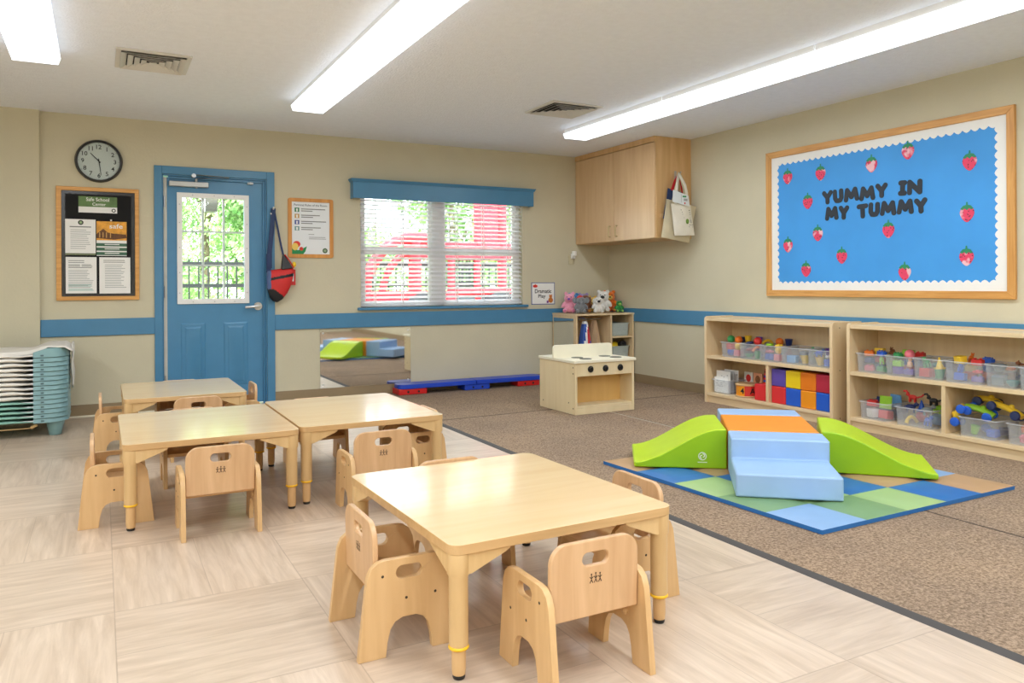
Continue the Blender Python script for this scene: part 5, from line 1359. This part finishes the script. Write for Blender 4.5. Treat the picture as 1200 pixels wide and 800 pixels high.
_w = wedge('lime green curved foam slide on the left of the climber, with a round white logo', Bf - eB*0.006 + nB*0.004, R(-35.5), 0.515, 0.5, logo=False, mirror=True)
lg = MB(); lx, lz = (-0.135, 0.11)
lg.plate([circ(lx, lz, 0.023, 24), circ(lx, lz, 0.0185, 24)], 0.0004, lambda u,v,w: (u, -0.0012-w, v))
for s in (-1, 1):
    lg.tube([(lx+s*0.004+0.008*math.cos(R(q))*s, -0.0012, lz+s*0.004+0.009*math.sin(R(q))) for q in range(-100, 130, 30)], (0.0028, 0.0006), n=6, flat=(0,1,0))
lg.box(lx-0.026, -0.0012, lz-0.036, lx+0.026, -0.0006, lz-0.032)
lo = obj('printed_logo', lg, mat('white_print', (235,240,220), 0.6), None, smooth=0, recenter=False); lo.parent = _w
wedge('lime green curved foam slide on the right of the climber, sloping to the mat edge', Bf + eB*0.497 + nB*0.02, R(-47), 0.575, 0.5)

# ------------------------------------------------------------------ plush animals
def plush_mat(n, c): return mat('plush_' + n, c, 0.95, var=0.1, nscale=60, bump=0.5, bscale=180, sheen=0.4)
def plush(label, loc, s, rz, c, kind, muzzle=None, nose=None, lean=0):
    t = thing('plush_animal', label, 'plush toy', (0,0,0), 'plush animals on top of the dress-up unit')
    body = MB(); M = plush_mat(*c)
    body.sphere((0,0.0,0.07), 0.058, s=(1,0.9,1.15)); body.sphere((0,-0.012,0.158), 0.054, s=(1.08,0.95,0.95))
    for q in (-1, 1):
        body.sphere((q*0.046,-0.05,0.028), 0.026, s=(0.9,1.7,0.95)); body.sphere((q*0.062,-0.022,0.088), 0.02, s=(1,1,1.9), rot=Matrix.Rotation(R(q*-28), 4, 'Y'))
        if kind == 'cat': body.sphere((q*0.038,-0.004,0.206), 0.02, s=(1,0.6,1.2))
        if kind == 'dog': body.sphere((q*0.058,-0.005,0.15), 0.02, s=(0.7,1.1,2.0))
        if kind == 'elephant': body.sphere((q*0.072,0.0,0.163), 0.034, s=(1,0.35,1.15))
        if kind == 'bear': body.sphere((q*0.042,-0.004,0.203), 0.02)
        if kind == 'turtle': body.sphere((q*0.02,-0.05,0.19), 0.016)
    if kind == 'elephant': body.tube([(0,-0.055,0.15),(0,-0.082,0.128),(0,-0.085,0.1),(0,-0.098,0.085)], 0.014, n=10)
    o = obj('plush_body', body, M, t)
    md = o.modifiers.new('union', 'REMESH'); md.mode = 'VOXEL'; md.voxel_size = 0.005; md.use_smooth_shade = True
    sm2 = o.modifiers.new('soft', 'SMOOTH'); sm2.iterations = 4
    if muzzle:
        obj('muzzle', MB().sphere((0,-0.062,0.146), 0.027, s=(1.1,0.8,0.85)), plush_mat(*muzzle), t)
        ny = -0.084
    else: ny = -0.064
    if nose: obj('nose', MB().sphere((0,ny,0.152), nose[1], s=(1.15,0.7,0.9)), mat('plush_nose_' + nose[0], TC_[nose[0]], 0.4), t)
    for q in (-1, 1): obj('eye', MB().sphere((q*0.021,-0.0585,0.172), 0.0055, u=10, v=8), M_black, t)
    for q in (-1, 1):
        if muzzle: obj('paw_pad', MB().sphere((q*0.046,-0.089,0.03), 0.016, s=(1,0.35,1)), plush_mat(*muzzle), t)
    t.location = loc; t.scale = (s, s, s); t.rotation_euler = (R(lean), 0, R(rz))
    return t
UT = 0.766
plush('pink plush pig sitting at the left end of the row', (4.478, 7.09, UT), 1.02, -38, ('pink', (236,160,186)), 'cat', ('rose', (220,130,165)), ('purple', 0.012))
plush('grey plush elephant sitting in front of the pink one', (4.515, 6.925, UT), 0.86, -30, ('grey', (128,132,138)), 'elephant')
plush('brown plush dog with tan muzzle behind the grey elephant', (4.668, 7.075, UT), 0.93, -30, ('brown', (112,66,36)), 'dog', ('amber', (226,150,56)), ('black', 0.008))
plush('white plush dog with big black nose, front and low', (4.735, 6.925, UT), 0.84, -26, ('white', (232,230,226)), 'dog', ('white', (232,230,226)), ('black', 0.017))
plush('larger white plush dog with big black nose, behind the low one', (4.905, 7.07, UT), 1.12, -40, ('white', (232,230,226)), 'bear', ('white', (232,230,226)), ('black', 0.018))
plush('orange plush tiger near the wall corner', (5.07, 7.19, UT), 1.1, -30, ('orange', (236,122,34)), 'bear', ('yellow', (240,200,90)), ('black', 0.009))
plush('green plush turtle at the right end of the row', (5.055, 6.985, UT), 0.62, -20, ('green', (40,140,66)), 'turtle', ('lime', (150,200,90)), None)
plush('blue plush animal at the back, behind the brown dog', (4.615, 7.235, UT), 0.98, -25, ('blue', (58,132,196)), 'bear')
plush('lilac plush animal at the back, behind the white dogs', (4.755, 7.245, UT), 0.98, -25, ('lilac', (164,150,204)), 'bear')
plush('yellow plush giraffe at the back beside the tiger', (4.90, 7.275, UT), 0.8, -25, ('yellow', (236,210,100)), 'cat', ('yellow', (236,210,100)))
m = MB().lathe([(0.036,0),(0.038,0.006),(0.03,0.02),(0.02,0.028),(0.004,0.032)], (4.512, 6.935, 0.929), 'Z', 20)
setp(obj('red_hat', m, plush_mat('red', (204,40,44))), 'small red hat on the grey elephant', 'hat')

# ------------------------------------------------------------------ bulletin board
wr = lambda u, v, w: (XR - w, u, v)
t = thing('bulletin_board', 'large oak framed blue bulletin board on the right wall reading YUMMY IN MY TUMMY', 'bulletin board', (XR-0.01, 3.886, 0.968))
by0, by1, bz0, bz1 = 2.842, 4.93, 0.968, 2.214
fwid = 0.052
for nm_, lp, mm in (('frame_rail', [(by0,bz0),(by1,bz0),(by1-fwid,bz0+fwid),(by0+fwid,bz0+fwid)], M_oak), ('frame_rail', [(by0,bz1),(by1,bz1),(by1-fwid,bz1-fwid),(by0+fwid,bz1-fwid)], M_oak),
                    ('frame_stile', [(by0,bz0),(by0,bz1),(by0+fwid,bz1-fwid),(by0+fwid,bz0+fwid)], wood('oak_frame_upright', (196,138,70), (226,172,100), 2, 0.4, 12, 18)), ('frame_stile', [(by1,bz0),(by1,bz1),(by1-fwid,bz1-fwid),(by1-fwid,bz0+fwid)], wood('oak_frame_upright', (196,138,70), (226,172,100), 2, 0.4, 12, 18))):
    obj(nm_, MB().plate([lp], 0.024, wr), mm, t, bevel=0.003)
M_bbp = mat('blue_backing_paper', (66,156,232), 0.6, var=0.05, nscale=2.5, bump=0.35, bscale=3)
obj('blue_backing', MB().box(XR-0.006, by0+0.04, bz0+0.04, XR-0.001, by1-0.04, bz1-0.04), M_bbp, t, smooth=0)
iy0, iy1, iz0, iz1 = by0+fwid, by1-fwid, bz0+fwid, bz1-fwid
loop = []
ay, az, amp = 0.062, 0.055, 0.02
y0_, y1_, z0_, z1_ = iy0+ay, iy1-ay, iz0+az, iz1-az
loop = scallop(32, 18, y0_, y1_, z0_, z1_, amp)
obj('scalloped_border', MB().plate([[(iy0,iz0),(iy1,iz0),(iy1,iz1),(iy0,iz1)], loop], 0.0015, lambda u,v,w: (XR-0.0065-w, u, v)), M_paper, t, smooth=0)
M_letter = mat('black_letter_card', (38,44,54), 0.55)
rt = Vector((0,-1,0)); up = Vector((0,0,1))
STK = dict(Y=[[(0,1),(0.5,0.48),(1,1)],[(0.5,0.48),(0.5,0)]], U=[[(0,1),(0,0.3),(0.2,0.03),(0.5,0),(0.8,0.03),(1,0.3),(1,1)]], M=[[(0,0),(0.14,1),(0.5,0.25),(0.86,1),(1,0)]], T=[[(0,1),(1,1)],[(0.5,1),(0.5,0)]], N=[[(0,0),(0,1),(1,0),(1,1)]], I=[[(0.0,1),(1.0,1)],[(0.5,1),(0.5,0)],[(0.0,0),(1.0,0)]])
WID = dict(Y=1.0, U=0.95, M=1.35, T=1.0, N=1.05, I=0.62)
rnd = random.Random(5)
for word, ya, yb_, zc in (('YUMMY', 4.345, 3.752, 1.765), ('IN', 3.668, 3.478, 1.765), ('MY', 4.318, 4.09, 1.635), ('TUMMY', 4.02, 3.44, 1.63)):
    tot = sum(WID[c] for c in word); y = ya
    for c in word:
        w = WID[c]/tot*(ya-yb_)
        lm = MB(); d = rnd.uniform(-0.004, 0.004)
        a = R(rnd.uniform(-3, 3)); rr_, uu = Vector((0,-math.cos(a),math.sin(a))), Vector((0,math.sin(a),math.cos(a)))
        q_ = 0.0185; ns_ = 0; W2, H2 = w*0.97 - 2*q_, 0.112 - 2*q_
        for st in STK[c]:
            for p0, p1 in zip(st, st[1:]):
                A_, B_ = Vector(((p0[0]-0.5)*W2, (p0[1]-0.5)*H2)), Vector(((p1[0]-0.5)*W2, (p1[1]-0.5)*H2))
                an = math.atan2(B_.y-A_.y, B_.x-A_.x); lp = []
                for k in range(9): lp.append((B_.x+q_*math.cos(an-PI/2+PI*k/8), B_.y+q_*math.sin(an-PI/2+PI*k/8)))
                for k in range(9): lp.append((A_.x+q_*math.cos(an+PI/2+PI*k/8), A_.y+q_*math.sin(an+PI/2+PI*k/8)))
                ns_ += 1
                cen = Vector((XR-0.0066, y-w/2, zc+d))
                lm.plate([lp], 0.003 + 0.0004*ns_, lambda u,v,q: cen + rr_*u + uu*v + Vector((-q,0,0)))
        obj('letter', lm, M_letter, t, smooth=0)
        y -= w
# strawberries
berries = [(4.70,1.99,'at the upper left corner'),(4.36,1.98,'above the left end of the word YUMMY'),(3.89,1.985,'above the right part of the word YUMMY'),(3.59,2.04,'highest of all, above the word IN'),(3.14,1.90,'at the upper right corner'),(4.49,1.76,'just left of the word YUMMY'),(4.39,1.49,'below the left end of the word MY'),(4.70,1.41,'at the far left, below the middle'),(4.16,1.30,'low, left of centre'),(4.51,1.20,'lowest on the left side'),(3.75,1.48,'below the word TUMMY'),(3.16,1.555,'at the right, middle of three in a column'),(3.165,1.26,'at the right, lowest of three in a column'),(3.62,1.165,'lowest, near the middle bottom edge')]
M_berry = bpy.data.materials.new('painted_strawberry'); nt, N, L, B = nodes(M_berry)
_t = N.new('ShaderNodeNewGeometry'); _v = N.new('ShaderNodeTexVoronoi'); _v.inputs['Scale'].default_value = 62; L.new(_t.outputs['Position'], _v.inputs['Vector'])
_r = ramp(N, hx(50,16,26), hx(230,66,104), 0.2, 0.3); L.new(_v.outputs['Distance'], _r.inputs['Fac'])
_n = N.new('ShaderNodeTexNoise'); _n.inputs['Scale'].default_value = 11; L.new(_t.outputs['Position'], _n.inputs['Vector'])
_r2 = ramp(N, (0,0,0), (1,1,1), 0.52, 0.6); L.new(_n.outputs['Fac'], _r2.inputs['Fac'])
_m = N.new('ShaderNodeMix'); _m.data_type = 'RGBA'; L.new(_r2.outputs['Color'], _m.inputs[0]); L.new(_r.outputs['Color'], _m.inputs[6]); _m.inputs[7].default_value = (*hx(240,190,200), 1)
L.new(_m.outputs[2], B.inputs['Base Color']); B.inputs['Roughness'].default_value = 0.6
M_bleaf = mat('strawberry_leaf', (44,140,96), 0.6)
for i, (y, z, lab) in enumerate(berries):
    s = 1.0
    pts = []
    for k in range(28):
        a = 2*PI*k/28; rx = 0.05*math.cos(a); rz = math.sin(a)
        zz = 0.048*rz if rz > 0 else 0.062*rz
        if rz < 0: rx *= (1 - 0.35*(-rz)**1.5)
        pts.append((y + rx, z - 0.008 + zz))
    tt = thing('strawberry_cutout', 'painted paper strawberry on the blue board, ' + lab, 'paper strawberry', (XR-0.008, y, z-0.07), 'paper strawberries on the blue bulletin board')
    obj('berry', MB().plate([pts], 0.0015, lambda u,v,w: (XR-0.0066-w, u, v)), M_berry, tt, smooth=0)
    lf = [(y-0.044, z+0.02),(y-0.03,z+0.012),(y-0.016,z+0.024),(y,z+0.01),(y+0.016,z+0.024),(y+0.03,z+0.012),(y+0.044,z+0.022),(y+0.026,z+0.042),(y+0.006,z+0.046),(y+0.004,z+0.066),(y-0.005,z+0.066),(y-0.006,z+0.046),(y-0.026,z+0.042)]
    obj('leaf', MB().plate([lf], 0.001, lambda u,v,w: (XR-0.0084-w, u, v)), M_bleaf, tt, smooth=0)

# ------------------------------------------------------------------ output look
sc.view_settings.view_transform = VT
sc.view_settings.look = 'None'
sc.view_settings.exposure = EXPO
sc.view_settings.gamma = GAMMA
sc.cycles.max_bounces = 8; sc.cycles.diffuse_bounces = 5; sc.cycles.glossy_bounces = 4; sc.cycles.transparent_max_bounces = 16
sc.cycles.caustics_reflective = False; sc.cycles.caustics_refractive = False
sc.cycles.sample_clamp_indirect = 6.0
